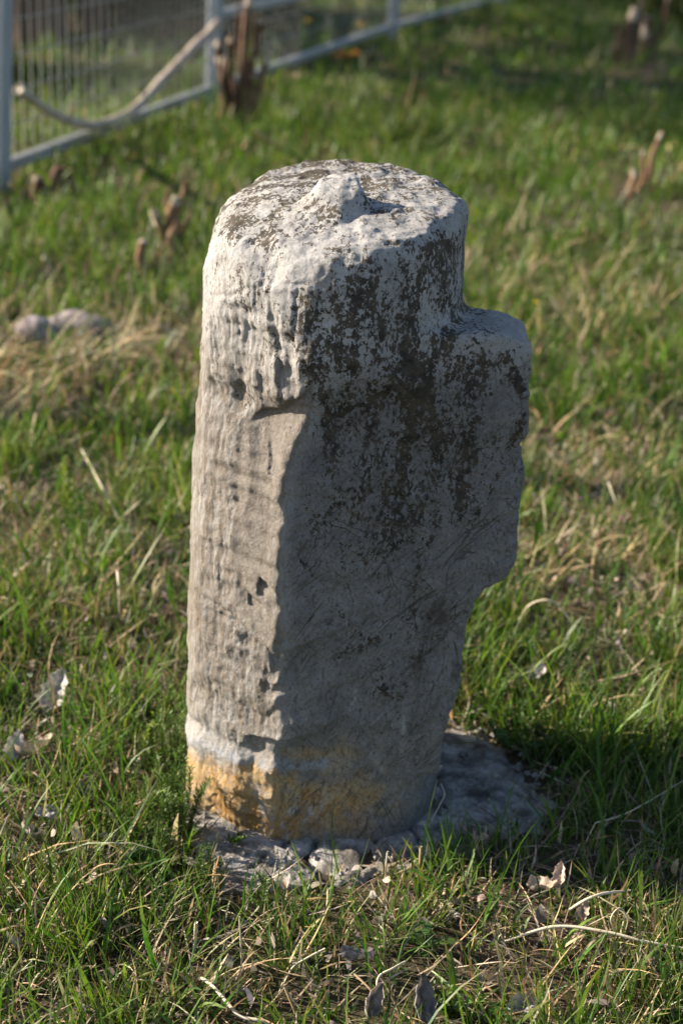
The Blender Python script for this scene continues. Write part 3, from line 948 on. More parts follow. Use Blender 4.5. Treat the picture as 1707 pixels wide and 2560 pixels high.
def build_grass():
    g, d, th = Heap(), Heap(), Heap()
    zone(g, d, 1.0, 2.3, .62, 7600, 9, .066, .0023, 4, .022)
    zone(g, d, 2.2, 3.6, .7, 9600, 9, .068, .0029, 4, .024)
    zone(g, d, 3.5, 6.0, .9, 13500, 9, .076, .0042, 3, .034)
    zone(g, d, 5.8, 10., 1.3, 11800, 9, .085, .0062, 3, .055)
    zone(g, d, 9.5, 20., 2.4, 13000, 9, .105, .010, 2, .09)
    litter(th, 27000, 1.0, 3.6, .6, .055, .0019, 3)
    litter(th, 15000, 3.4, 7.5, .8, .085, .0032, 2)
    # crumpled leaf scraps between the blades
    x, y = wedge(2400, 1.2, 4.5, .3)
    kp = ~in_stone(x, y) & (rng.random(len(x)) < .35 + dryness(x, y)); x, y = x[kp], y[kp]; n = len(x)
    th.add(blades(x, y, gz(x, y) + rng.uniform(.004, .03, n), rng.uniform(.012, .034, n), rng.uniform(.005, .014, n), rng.uniform(0, 6.28, n), rng.uniform(.3, 1.5, n), rng.normal(.5, 1.0, n),
                  shade_of(np.array([(.30, .25, .21), (.36, .29, .22), (.22, .18, .15), (.40, .36, .32)]), n, .2), 4, twist=rng.normal(0, 1.1, n)))
    # fine low seedlings between the blades
    low = Heap()
    x, y = wedge(6500, 1.1, 4.2, .6)
    kp = (n2(x, y, 3.1, 21.0) > -.05) & (patch_d(x, y) > -.004)
    x, y = x[kp], y[kp]
    for r in range(6):
        n = len(x)
        az = rng.uniform(0, 6.28, n)
        low.add(blades(x + rng.normal(0, .004, n), y + rng.normal(0, .004, n), gz(x, y) + rng.uniform(.002, .022, n), rng.uniform(.008, .02, n), rng.uniform(.0025, .0055, n), az,
                       rng.uniform(.5, 1.3, n), rng.uniform(-.2, .6, n), shade_of(np.array([(.06, .12, .022), (.085, .15, .035), (.05, .10, .03)]), n, .15), 2))
    # longer grass growing in the background, pale tuft behind the post's top
    for px, py, n, hh, sp in [(930, 330, 260, .26, .16), (250, 360, 160, .22, .25), (640, 300, 160, .24, .25), (1130, 420, 120, .16, .2), (1480, 300, 160, .2, .3), (780, 340, 120, .2, .2),
                              (20, 620, 60, .16, .08), (1250, 60, 200, .3, .5), (60, 330, 120, .22, .15), (360, 250, 120, .25, .3)]:
        c = gp(px, py)
        bx = c[0] + rng.normal(0, sp, n); by = c[1] + rng.normal(0, sp, n)
        g.add(blades(bx, by, gz(bx, by), hh * np.exp(rng.normal(0, .25, n)), np.full(n, .0055), rng.uniform(0, 6.28, n), np.abs(rng.normal(.15, .2, n)), np.abs(rng.normal(.7, .5, n)),
                     shade_of(np.array([(.10, .155, .035), (.13, .175, .045), (.07, .12, .022)]), n, .15), 4))
    # single broad blades that stand out at the front
    for px, py, qx, qy, wmm in [(1013, 2078, 968, 1886, 6.5), (700, 2140, 667, 1930, 3.5), (640, 2150, 652, 1960, 3.4), (915, 2260, 790, 2120, 6.5), (1130, 2090, 1240, 1880, 4.0), (590, 2110, 600, 1960, 3.2),
                                (1180, 2300, 1000, 2235, 5.5), (840, 2190, 660, 2235, 6.0), (560, 2130, 575, 1985, 3.0), (1400, 2090, 1530, 2000, 4), (470, 2180, 500, 2020, 3.2), (60, 2140, 40, 1960, 3.5),
                                (250, 1990, 270, 1870, 3.5), (1230, 2120, 1225, 2000, 3.4), (1060, 2090, 1130, 1940, 3.4), (870, 2050, 862, 1935, 3.2), (300, 2120, 260, 1990, 3)]:
        a = gp(px, py)
        b = at(qx, qy, a[1] + rng.normal(.01, .015))
        L = np.linalg.norm(b - a) * 1.03
        hv = b - a
        az = math.atan2(hv[1], hv[0]); hr = math.hypot(hv[0], hv[1])
        tl = math.atan2(hr, max(hv[2], .005))
        g.add(blades(a[:1], a[1:2], gz(a[0], a[1]) - .003, np.array([L]), np.array([wmm / 1000]), np.array([az]), np.array([tl - .18]), np.array([.36]),
                     shade_of(GREEN, 1, .1), 6, twist=np.array([rng.normal(.3, .3)])))
    # long dry arcs that lie in sheaves over the lower grass
    for px, py, n, ln, sx, sy, azc in [(60, 850, 60, .26, .16, .16, 0), (200, 830, 70, .24, .22, .16, .6), (330, 860, 50, .22, .14, .14, 2.5), (430, 780, 30, .2, .1, .12, 2.8), (20, 930, 40, .28, .1, .08, .2),
                                       (1340, 1050, 110, .14, .18, .14, 1.2), (1480, 1120, 80, .13, .15, .14, 2), (1300, 1300, 80, .11, .14, .08, .4), (1450, 660, 90, .2, .35, .3, 1), (1130, 640, 80, .2, .2, .3, 2),
                                       (60, 1330, 45, .11, .1, .08, 1.3), (250, 1400, 35, .12, .1, .09, 1.6), (1500, 1400, 25, .10, .1, .08, 1), (1080, 1600, 30, .07, .05, .05, .5), (60, 1600, 30, .09, .07, .07, 1.8),
                                       (330, 1700, 24, .08, .07, .05, 1.7), (180, 2050, 40, .07, .08, .03, .7), (480, 2250, 45, .11, .12, .05, .3), (1450, 2230, 50, .10, .1, .06, .1), (1200, 2280, 30, .09, .1, .05, 2.8), (900, 2120, 30, .07, .1, .03, 1.5)]:
        c = gp(px, py)
        bx = c[0] + rng.normal(0, sx, n); by = c[1] + rng.normal(0, sy, n)
        ok = (patch_d(bx, by) > -.01) & ~in_stone(bx, by); bx, by = bx[ok], by[ok]; n = len(bx)
        far_ = np.clip(by / 2.2, 1, 2.2); ln = ln * .72
        d.add(blades(bx, by, gz(bx, by), ln * np.exp(rng.normal(0, .3, n)), .0022 * far_ * np.exp(rng.normal(0, .25, n)), azc + rng.normal(0, .9, n), rng.uniform(.25, .9, n), rng.uniform(.2, 1.5, n),
                     shade_of(np.array([(.50, .40, .23), (.44, .34, .19), (.56, .47, .31), (.38, .28, .16)]), n, .15), 6))
    g.build("grass", M_BLADE, "fresh green grass growing in tufts all over the ground", "grass")
    d.build("dry_grass", M_STRAW, "dry straw-coloured grass standing among the green blades", "dry grass")
    th.build("straw_litter", M_STRAW, "dead straw lying flat on the soil between the grass", "straw litter")
    low.build("ground_cover", M_BLADE, "tiny green seedlings low between the grass blades", "ground cover")


build_grass()

# ------------------------------------------------------------------ fence
GALV = simple_mat("galvanised_steel", (.28, .28, .29), (.38, .38, .39), 14, .45, (1, 1, .3), .0006, .5, .35)
WHITE = simple_mat("painted_post", (.24, .27, .31), (.30, .33, .37), 10, .5, (1, 1, .2), .0005, .4)


def box_mesh(name, p, q, wx, wz, bev=.006):
    """bevelled square tube from p to q (wx across, wz in the other direction)"""
    p, q = np.asarray(p, float), np.asarray(q, float)
    t = q - p; L = np.linalg.norm(t); t /= L
    ref = np.array([0, 0, 1.0]) if abs(t[2]) < .7 else np.array([FD[1], -FD[0], 0])
    a = np.cross(t, ref); a /= np.linalg.norm(a); b = np.cross(a, t)
    prof = []
    hx, hz = wx / 2, wz / 2
    for sx, sz in ((1, 1), (-1, 1), (-1, -1), (1, -1)):
        c = [(sx * hx, sz * (hz - bev)), (sx * (hx - bev), sz * hz)]
        prof += c if sx * sz > 0 else c[::-1]
    v = [pt + a * u + b * w2 for pt in (p, q) for u, w2 in prof]
    f = [(j, (j + 1) % 8, 8 + (j + 1) % 8, 8 + j) for j in range(8)] + [tuple(range(8))[::-1], tuple(range(8, 16))]
    return pyd(name, v, f, False)


WIRE = simple_mat("fence_wire", (.19, .19, .185), (.27, .27, .26), 14, .5, (1, 1, .3), 0, .4, .3)
FD = np.array([.231, .973, 0])
FP = [np.array(q) for q in [(-2.05, 3.85), (-1.53, 6.30), (-.872, 8.93), (.205, 12.83), (1.36, 16.1), (2.6, 19.3)]]


def build_fence():
    root = thing("metal_fence", "pale grey metal fence of square posts and wire mesh panels behind the grass", "fence", (-.87, 8.93, 0))
    H = 1.75
    org = Vector((-.87, 8.93, 0))

    def part(name, me, mat):
        o = link(name, me, mat, root)
        o.matrix_parent_inverse = Matrix.Translation(-org)
        return o
    for i, p in enumerate(FP):
        z = float(gz(*p)[0])
        lean = np.array([.075, 0, 0]) if i == 1 else np.array([.01, 0, 0])
        o = part("post", box_mesh("post", (p[0], p[1], z - .2), np.array([p[0], p[1], H + .08]) + lean * 1.5, .085 if i == 1 else .075, .085 if i == 1 else .075), WHITE)
        cap = part("post_cap", box_mesh("post_cap", np.array([p[0], p[1], H + .081]) + lean * 1.5, np.array([p[0], p[1], H + .10]) + lean * 1.5, .095, .095, .01), WHITE)
        cap.parent = o; cap.matrix_parent_inverse = Matrix.Identity(4)
    for i in range(len(FP) - 1):
        a, b = FP[i], FP[i + 1]
        t = (b - a) / np.linalg.norm(b - a)
        L = np.linalg.norm(b - a)
        za, zb = float(gz(*a)[0]), float(gz(*b)[0])
        A = np.array([*(a + t * .046), 0.0]); B = np.array([*(b - t * .046), 0.0])
        rails = [.10, H - .05] if i < 2 else [.10, .50, H - .05]
        for hz in rails:
            part("rail", box_mesh("rail", A + [0, 0, hz], B + [0, 0, hz], .045, .05, .006), GALV)
        n = int(L / .092)
        wv, wf = tube([(0, 0, .127), (0, 0, H - .077)], .0024, 5)
        wm = pyd("upright_wire", wv, wf); wm.materials.append(WIRE)
        for j in range(1, n):
            p = a + t * (L * j / n)
            o = part("upright_wire", wm, None)
            o.location = (p[0] + .004, p[1], 0)
        for hz in (np.arange(.26, H - .1, .143)):
            v, f = tube([A + [0, 0, hz], B + [0, 0, hz]], .0042, 5)
            part("cross_wire", pyd("cross_wire", v, f), WIRE)


build_fence()


# ------------------------------------------------------------------ dead wood
BARK = simple_mat("dead_bark", (.32, .25, .20), (.52, .45, .38), 18, .9, (1, 1, .3), .006, .15)
PALE = simple_mat("cut_wood", (.34, .27, .20), (.46, .38, .30), 30, .8, (1, 1, 1), .002, .2)
BROWN = simple_mat("brown_stalk", (.085, .048, .033), (.20, .12, .082), 22, .85, (1, 1, .25), .004, .2)


def build_branch():
    a, b = FP[1], FP[2]
    t = (b - a) / np.linalg.norm(b - a)
    nrm = np.array([t[1], -t[0], 0])        # towards the camera's side
    base = np.array([a[0], a[1], 0]) + nrm * .075
    pts = []
    for px, py in [(46, 207), (80, 232), (120, 258), (160, 279), (210, 287), (265, 277), (315, 246), (365, 196), (425, 130), (482, 75), (500, 55)]:
        d = ray(px, py)
        pts.append(CAM + d * (((base - CAM) @ nrm) / (d @ nrm)))
    P = spline(pts, 44)
    P = P + np.stack([n2(np.arange(44), np.zeros(44), .4, 2), n2(np.arange(44), np.zeros(44), .4, 5), n2(np.arange(44), np.zeros(44), .4, 9)], 1) * .006
    root = thing("fallen_branch", "long bent dead branch leaning along the wire fence with a pale sawn end", "branch", P[0])
    rad = np.interp(np.arange(44), [0, 10, 30, 43], [.020, .021, .026, .029]) * (1 + .08 * n2(np.arange(44), np.zeros(44), .7, 1))
    v, f = tube(P - P[0], rad, 10)
    link("bark", pyd("bark", v, f), BARK, root)
    d = (P[0] - P[1]) / np.linalg.norm(P[0] - P[1])
    v, f = tube(np.array([d * -.012, d * .006, d * .010]), [.024, .024, .020], 10)
    link("sawn_end", pyd("sawn_end", v, f), simple_mat("fresh_sawn_wood", (.62, .54, .44), (.74, .67, .56), 60, .8, (1, 1, 1), .001, .2), root)
    # short side twigs
    for i, dv in ((12, (.05, -.03, .10)), (22, (.02, -.05, .09)), (33, (-.03, -.06, .07))):
        v, f = tube(np.array([P[i] - P[0], P[i] - P[0] + np.array(dv) * .6, P[i] - P[0] + np.array(dv)]), [.006, .004, .002], 6)
        link("twig", pyd("twig", v, f), BARK, root)


build_branch()


RUST = simple_mat("rust_stalk", (.17, .095, .055), (.33, .21, .13), 22, .85, (1, 1, .25), .004, .2)


def stalk_clump(label, px, py, stems, mat=None, group=None, name="dead_stalk"):
    """stems: (dx, dy, height, lean x, lean y, radius, pale tip)"""
    g = gp(px, py); g[2] = float(gz(g[0], g[1])[0])
    root = thing(name, label, "dead stalk", g, group)
    for dx, dy, hh, lx, ly, r, pale in stems:
        n = 9
        s = np.linspace(0, 1, n)
        P = np.stack([dx + lx * s ** 1.4 + .010 * np.sin(s * 7 + dx * 90), dy + ly * s, -.03 + s * (hh + .03)], 1)
        rr = r * np.interp(s, [0, .15, 1], [1.35, 1.05, .8]) * (1 + rng.normal(0, .06, n))
        v, f = tube(P, rr, 8)
        stem = link("stem", pyd("stem", v, f), mat or BROWN, root)
        if pale:
            d = P[-1] - P[-2]; d /= np.linalg.norm(d)
            e = np.array([P[-1] - d * pale, P[-1] - d * pale * .4, P[-1] + d * .004, P[-1] + d * .012])
            v, f = tube(e, np.array([.80, .82, .80, .35]) * r * 1.03, 8)
            link("cut_tip", pyd("cut_tip", v, f), PALE, stem)
    return root


stalk_clump("clump of tall brown dead stalks with pale cut tips beside the middle fence post", 548, 300,
            [(-.015, 0, .70, .07, 0, .024, .10), (-.05, .02, .46, -.01, .01, .020, .04), (.02, .0, .55, .08, -.01, .020, .04), (.07, -.02, .42, .09, .01, .020, .08),
             (-.09, .03, .44, -.02, .0, .022, .10), (.015, .05, .34, .02, .02, .018, 0), (-.03, -.03, .30, .0, 0, .016, 0), (.04, -.03, .26, .02, 0, .02, 0), (.05, .04, .62, .03, .02, .009, 0), (-.03, .04, .5, -.05, 0, .008, 0), (.0, .05, .66, -.02, 0, .008, 0), (-.065, -.01, .36, -.03, 0, .016, .03)])
v_, f_ = tube(spline([gp(590, 225, .06) * 0 + gp(582, 300, .17), gp(615, 250, .12) * 0 + gp(622, 325, .12), gp(650, 350, .03)], 12), np.linspace(.014, .007, 12), 7)
o = link("bent_stem", pyd("bent_stem", v_ , f_), simple_mat("yellow_stem", (.36, .27, .10), (.45, .36, .16), 20, .8, (1, 1, .4), .002, .2))
o["label"] = "yellowish bent stem drooping from the tall brown stalk clump"; o["category"] = "stem"
stalk_clump("torn brown stump of a dead stalk in the grass, split and pale at one side", 388, 580,
            [(0, 0, .20, .02, 0, .022, .02), (.018, .01, .27, .035, 0, .014, 0), (-.026, 0, .15, -.02, 0, .018, .05), (.01, -.015, .12, .015, 0, .022, 0), (.03, .02, .19, .05, 0, .008, .02), (-.01, .02, .24, .01, 0, .009, 0)], RUST)
stalk_clump("short rust-brown stub beside the torn stump in the grass", 332, 645, [(0, 0, .14, -.01, 0, .019, .01), (.018, .01, .10, .02, 0, .012, 0)], RUST)
stalk_clump("dark red-brown dead stalk with a pale tip at the far edge of the meadow", 1432, 150,
            [(0, 0, .42, .03, 0, .045, .08), (.05, .02, .55, .05, 0, .018, .1), (-.05, 0, .3, -.03, 0, .02, 0)])
stalk_clump("pinkish pale stump with a tall fork at the far edge of the meadow", 1485, 125,
            [(-.02, 0, .30, .0, 0, .05, .16), (.05, .01, .55, .10, 0, .024, .12)])
stalk_clump("thin dry brown stalk pair in the sunny grass behind the stone flange", 1478, 462,
            [(0, 0, .29, .03, 0, .012, .04), (-.025, .02, .20, .01, 0, .014, .03), (.03, .01, .16, .05, 0, .010, 0), (-.05, 0, .12, -.02, 0, .018, .02)], RUST)
stalk_clump("thin brown stalks standing in the pale grass tuft behind the post top", 935, 318,
            [(0, 0, .32, .02, 0, .012, 0), (.06, .03, .24, .02, 0, .014, 0), (-.03, .02, .2, -.02, 0, .010, 0)])
stalk_clump("low dark stump near the foot of the first fence post", 128, 472, [(0, 0, .16, .02, 0, .03, 0), (-.06, .01, .10, -.02, 0, .028, .01), (.05, 0, .09, .03, 0, .02, 0)])
stalk_clump("leaning brown dead stick among grass above the two field stones", 35, 578, [(0, 0, .035, .10, .02, .011, .03)])
stalk_clump("brown upright dead stem pair between the field stones and the stub", 215, 690, [(0, 0, .14, -.02, 0, .008, 0), (.06, .02, .12, .03, 0, .007, 0), (.10, 0, .10, .02, 0, .007, .02)])


# ------------------------------------------------------------------ field stones
def rock(label, px, py, sx, sy, sz, c1, c2, seed):
    g = gp(px, py)
    n, m = 26, 18
    V = []
    for i in range(m + 1):
        th = math.pi * i / m
        for j in range(n):
            ph = 2 * math.pi * j / n
            V.append((math.sin(th) * math.cos(ph), math.sin(th) * math.sin(ph), math.cos(th)))
    V = np.array(V)
    d = 1 + .22 * perlin(V * 1.4 + seed) + .10 * perlin(V * 3.5 + seed) + .04 * perlin(V * 9 + seed)
    V = np.sign(V) * np.abs(V) ** .85 * d[:, None] * np.array([sx, sy, sz])
    F = [(i * n + j, (i + 1) * n + j, (i + 1) * n + (j + 1) % n, i * n + (j + 1) % n) for i in range(m) for j in range(n)]
    me = pyd("field_stone", V, F)
    o = link("field_stone", me, simple_mat("field_stone_%d" % seed, c1, c2, 22, .85, (1, 1, 1), .006, .2))
    o.location = (g[0], g[1], float(gz(g[0], g[1])[0]) + sz * .40)
    o["label"] = label; o["category"] = "stone"; o["group"] = "field stones in the grass"


rock("round bluish-grey field stone lying in the grass, smaller of the two", 85, 778, .062, .05, .054, (.18, .165, .19), (.34, .30, .30), 3)
rock("long pinkish-grey field stone lying in the grass beside a bluish one", 182, 765, .105, .06, .055, (.20, .17, .165), (.33, .285, .27), 8)


# ------------------------------------------------------------------ dead leaves
def dead_leaf(label, px, py, size, yaw, pitch, roll, curl, tone, lift=.02):
    g = gp(px, py, lift)
    n, m = 13, 9
    size *= 1.08; lift += .008
    V, C = [], []
    sd = rng.random() * 50
    for i in range(n):
        u = i / (n - 1)
        wv = .36 * math.sin(math.pi * u ** .8) ** .75 * (1 + .12 * math.sin(u * 23 + sd)) + .012
        for j in range(m):
            s = j / (m - 1) * 2 - 1
            a = s * curl
            x = u - .5
            yy = wv * math.sin(a) / max(curl, .1)
            zz = wv * (1 - math.cos(a)) / max(curl, .1) + .22 * curl * (u - .5) ** 2 * 2
            nz = perlin(np.array([[u * 4 + sd, s * 2.5, sd]]))[0] * .17 + perlin(np.array([[u * 9 + sd, s * 5, sd + 5]]))[0] * .09
            vein = -.02 * math.exp(-(s / .12) ** 2) + .008 * math.sin(u * 34 + abs(s) * 7)
            V.append((x * size, (yy + nz * .4) * size, (zz + nz + vein) * size))
            k = 1 - .3 * math.exp(-(s / .10) ** 2) + rng.normal(0, .05)
            C.append([c * k for c in tone])
    F = [(i * m + j, (i + 1) * m + j, (i + 1) * m + j + 1, i * m + j + 1) for i in range(n - 1) for j in range(m - 1)]
    me = mesh_np("dead_leaf", V, np.array(F), dict(tint=np.array(C)))
    o = link("dead_leaf", me, M_DEAD)
    o.location = (g[0], g[1], max(float(gz(g[0], g[1])[0]), 0) + lift)
    o.rotation_euler = (math.radians(roll), math.radians(pitch), math.radians(yaw))
    o["label"] = label; o["category"] = "dead leaf"; o["group"] = "dead leaves in the grass"
    return o


M_DEAD = leaf_mat("dead_leaf", .15, .75, .2, (1, .95, .85))
GL = (.27, .235, .215); TL = (.40, .32, .25); WL = (.52, .48, .45)
dead_leaf("large pale folded dead leaf standing upright, topmost of the leaves beside the post", 130, 1600, .075, 65, -48, 12, 1.2, WL, .035)
dead_leaf("pale curled dead leaf at the picture edge, next to a wider crumpled one", 36, 1730, .050, 80, -40, 20, 1.3, WL, .025)
dead_leaf("wide crumpled tan dead leaf below the large folded one", 88, 1735, .062, 20, -25, -30, 1.5, TL, .028)
dead_leaf("narrow grey dead leaf hanging down among thin stems", 72, 1935, .060, 95, 35, 15, 1.4, GL, .02)
dead_leaf("small bluish-grey dead leaf flat in the shade above the narrow hanging one", 110, 1880, .036, 30, 5, 10, .6, (.34, .33, .35), .012)
dead_leaf("small upright grey dead leaf tip between the weeds and the tan leaf", 200, 1815, .045, 50, -50, 20, 1.4, GL, .02)
dead_leaf("tan crumpled dead leaf lying flat in front of the mortar patch", 1242, 2050, .042, 10, -5, -12, .9, TL, .028)
dead_leaf("pale upright curl of a dead leaf caught on a straw in front of the mortar", 1283, 2025, .036, 75, -45, -10, 1.5, (.50, .40, .33), .035)
dead_leaf("dark grey folded dead leaf below the tall broad blade at the front", 815, 2215, .046, 15, 10, -25, 1.5, (.20, .18, .175), .035)
dead_leaf("crumpled grey dead leaf at the bottom edge below the dark folded one", 852, 2315, .048, 70, -20, 30, 1.7, GL, .03)
dead_leaf("long shrivelled grey dead leaf upright near the bottom edge", 968, 2305, .062, 100, -50, 5, 1.8, (.24, .22, .22), .03)
dead_leaf("blue-grey shrivelled dead leaf lowest at the bottom edge", 1200, 2325, .045, 20, -10, 15, 1.6, (.25, .25, .28), .018)
dead_leaf("small tan dead leaf propped up between thin straws over the lettering spot", 1335, 2110, .030, 60, -30, 10, 1.3, TL, .022)
dead_leaf("small grey dead leaf in the grass beside the lower flange of the post", 1232, 1555, .040, 40, -20, 10, 1.0, WL, .025)
dead_leaf("bright orange fallen leaf by the bottom rail of the far fence panel", 795, 132, .16, 10, -10, 10, .7, (.55, .20, .04), .06)

# ------------------------------------------------------------------ loose straws and single stalks
STRAW_M = simple_mat("straw", (.50, .42, .29), (.62, .55, .42), 40, .7, (1, 1, 1), .0006, .3)
STRAW_B = simple_mat("brown_straw", (.36, .24, .13), (.48, .35, .2), 40, .7, (1, 1, 1), .0006, .3)


def straw(label, pts, wmm, mat=STRAW_M, group="loose straws in the grass"):
    """flat-ish bent straw; pts: (px, py, height above ground)"""
    P = np.array([gp(a, b, z) for a, b, z in pts])
    P = spline(P, max(10, 6 * len(pts)))
    n = len(P)
    r = wmm / 2000 * np.interp(np.linspace(0, 1, n), [0, .1, .8, 1], [.8, 1, .9, .45]) * (1 + rng.normal(0, .04, n))
    c = P[0].copy()
    v, f = tube(P - c, r, 6)
    o = link("straw", pyd("straw", v, f), mat)
    o.location = c
    o["label"] = label; o["category"] = "straw"; o["group"] = group


straw("long thick straw stem lying across the grass, running out at the side edge", [(1150, 2165, .02), (1272, 2128, .045), (1390, 2140, .05), (1480, 2162, .045), (1575, 2178, .04)], 4.6)
straw("thin pale straw kinked upward beside the mortar patch", [(1335, 1955, .015), (1362, 1898, .05), (1372, 1888, .06), (1420, 1875, .06), (1480, 1845, .06), (1575, 1788, .06)], 1.8)
straw("pale straw dangling from the kinked one", [(1543, 1800, .05), (1520, 1850, .04), (1515, 1905, .02)], 2.2)
straw("broad curled straw ribbon at the bottom edge, twisted pale yellow", [(462, 2245, .03), (488, 2264, .035), (522, 2302, .035), (552, 2334, .03), (600, 2344, .03), (640, 2360, .02)], 5.0)
straw("whitish arched straw hooked over a broad green blade", [(930, 2208, .05), (900, 2225, .055), (872, 2240, .05), (866, 2265, .04), (882, 2296, .02)], 3.4)
straw("slender straw slanting across the front grass towards the dark folded leaf", [(746, 2178, .06), (705, 2200, .05), (672, 2222, .04), (650, 2262, .02), (634, 2290, .01)], 2.6)
straw("brown fibrous straw sloping down from the dark folded leaf", [(810, 2233, .04), (850, 2272, .03), (886, 2316, .015)], 3.4, STRAW_B)
straw("stiff tan straw stub leaning at the bottom edge", [(652, 2262, .05), (668, 2300, .03), (690, 2355, .0)], 4.2, STRAW_B)
straw("straight vertical straw stem in the grass below the mortar slabs", [(550, 2105, .085), (553, 2165, .045), (556, 2235, .0)], 2.8)
straw("long kinked dry stalk leaning in the sunny grass, well above the folded leaf", [(187, 1030, .10), (225, 1100, .07), (272, 1190, .03), (285, 1215, .02)], 5.0)
straw("upright pale dry stalk below the kinked one", [(270, 1310, .10), (274, 1350, .08), (276, 1420, .0)], 4.8)
straw("broad tan dry blade bent over in front of the mortar patch, beside the tan leaf", [(1305, 2090, .04), (1345, 2066, .06), (1385, 2052, .065), (1447, 2045, .05)], 4.6)
straw("pale arched straw forming a hoop near the side edge", [(1415, 2150, .03), (1402, 2110, .075), (1422, 2085, .09), (1440, 2110, .07), (1435, 2140, .04)], 2.2)
straw("curved brownish straw arching beside the leafy weed at the post's foot", [(205, 2012, .02), (225, 1990, .06), (262, 1985, .07), (300, 2010, .05), (338, 2058, .02)], 2.4, STRAW_B)
straw("short stiff stub of cut straw standing at the front of the mortar", [(966, 1944, .05), (964, 1985, .02), (962, 2020, -.01)], 4.6, STRAW_B)
straw("forked white straw splinter standing in front of the mortar", [(890, 1955, .06), (886, 1990, .035), (884, 2030, .0)], 3.0)
straw("flattened grey stalk bundle upright in the grass at the lower side", [(451, 2118, .06), (449, 2150, .03), (446, 2200, -.005)], 6.0)
straw("thin dry stem lying diagonally over the mortar in the post's shadow", [(1012, 1800, .05), (1020, 1825, .045), (1008, 1850, .035), (985, 1895, .02)], 2.6)
straw("bent dry stalk leaning over the sunlit ground beside the lower flange", [(1190, 1425, .02), (1215, 1390, .07), (1255, 1378, .09), (1290, 1400, .07), (1340, 1465, .02)], 4.0)
straw("pale straight straw in the sunny patch behind the lower flange", [(1395, 1105, .09), (1412, 1150, .06), (1435, 1190, .01)], 4.2)
straw("tan dead stem lying flat at the side of the shadow", [(1330, 1570, .03), (1400, 1560, .035), (1490, 1535, .03), (1575, 1510, .03)], 3.6, STRAW_B)


# ------------------------------------------------------------------ small weeds and flowers
def weed_foliage(stems, leaf_len, leaf_w, every, cols, whorl=3, up=.9):
    h = Heap()
    X, Y, Z, A, Ln = [], [], [], [], []
    for P in stems:
        L = np.linalg.norm(np.diff(P, axis=0), axis=1).sum()
        k = max(3, int(L / every))
        for s in np.linspace(.12, 1, k):
            i = s * (len(P) - 1); i0 = min(int(i), len(P) - 2)
            p = P[i0] + (P[i0 + 1] - P[i0]) * (i - i0)
            a0 = rng.random() * 6.28
            for w_ in range(whorl):
                X.append(p[0]); Y.append(p[1]); Z.append(p[2]); A.append(a0 + w_ * 6.28 / whorl + rng.normal(0, .2)); Ln.append(leaf_len * (1.1 - .5 * s) * math.exp(rng.normal(0, .2)))
    n = len(X)
    h.add(blades(np.array(X), np.array(Y), np.array(Z), np.array(Ln), np.full(n, leaf_w) * np.exp(rng.normal(0, .15, n)), np.array(A), rng.normal(up, .2, n), rng.normal(.2, .3, n), shade_of(np.array(cols), n, .15), 3, twist=np.zeros(n)))
    return h


STEM_G = simple_mat("weed_stem", (.08, .12, .03), (.14, .16, .05), 60, .7, (1, 1, 1), 0, .2)


def weed(name, label, px, py, nst, hgt, sprd, leaf_len, leaf_w, every, cols, whorl=3, up=.9, bias=(0, 0), group=None, rad=.0011):
    g = gp(px, py); g[2] = float(gz(g[0], g[1])[0])
    root = thing(name, label, "weed", g, group)
    stems = []
    for i in range(nst):
        a = rng.random() * 6.28; r = sprd * math.sqrt(rng.random())
        h = hgt * math.exp(rng.normal(0, .2))
        b = np.array([math.cos(a) * r * .35, math.sin(a) * r * .35, -.004])
        e = np.array([math.cos(a) * r + bias[0], math.sin(a) * r + bias[1], h])
        m = (b + e) / 2 + np.array([rng.normal(0, .008), rng.normal(0, .008), h * .12])
        stems.append(spline([b, m, e], 8))
    for s in stems:
        v, f = tube(s, np.linspace(rad, rad * .6, len(s)), 5)
        link("stem", pyd("stem", v, f), STEM_G, root)
    weed_foliage(stems, leaf_len, leaf_w, every, cols, whorl, up).build("foliage", M_BLADE, parent=root)
    return root


FRESH = [(.10, .17, .03), (.13, .20, .045), (.075, .14, .03)]
weed("feathery_weed", "feathery light green weed growing against the sunlit foot of the stone post", 405, 1925, 26, .105, .055, .016, .0022, .006, FRESH, 4, .8)
weed("feathery_weed", "smaller feathery weed behind the sunlit foot of the stone post, higher up its side", 405, 1760, 12, .10, .045, .016, .0022, .007, FRESH, 4, .8)
weed("leafy_sprig", "little green sprig creeping over the ochre foot of the stone post", 520, 1925, 3, .022, .02, .012, .003, .005, FRESH, 4, .7, (.028, -.02))
weed("fine_weed", "low patch of fine-leaved weed in front of the feathery weed", 330, 1960, 14, .05, .06, .014, .002, .007, FRESH, 4, .9)
weed("fine_weed", "fine-leaved weed standing at the edge of the mortar slabs", 470, 2035, 5, .06, .018, .012, .0026, .007, [(.07, .13, .03), (.09, .15, .04)], 4, .8)
weed("fine_weed", "fine-leaved upright weed growing in front of the broken mortar slabs", 600, 2100, 5, .055, .02, .010, .0026, .006, [(.07, .13, .03)], 4, .8)
weed("fine_weed", "dark leafy weed mat beside the far edge of the mortar patch", 1200, 1720, 24, .045, .075, .014, .005, .008, [(.05, .105, .02), (.06, .12, .025)], 4, .9)
weed("fine_weed", "pale upright leafy weed in the sun above the dark weed mat", 1130, 1630, 4, .08, .03, .018, .005, .01, [(.10, .16, .04)], 4, .7)
weed("fine_weed", "low leafy weed in the grass at the lower picture edge near the long shrivelled leaf", 1040, 2330, 8, .03, .04, .014, .004, .007, FRESH, 4, .8)
weed("yellow_green_spurge", "pale yellow-green spurge with a rounded head beside the ochre foot of the post", 345, 1790, 3, .10, .014, .016, .0065, .009, [(.17, .24, .08), (.22, .27, .07)], 4, .7, rad=.0018)
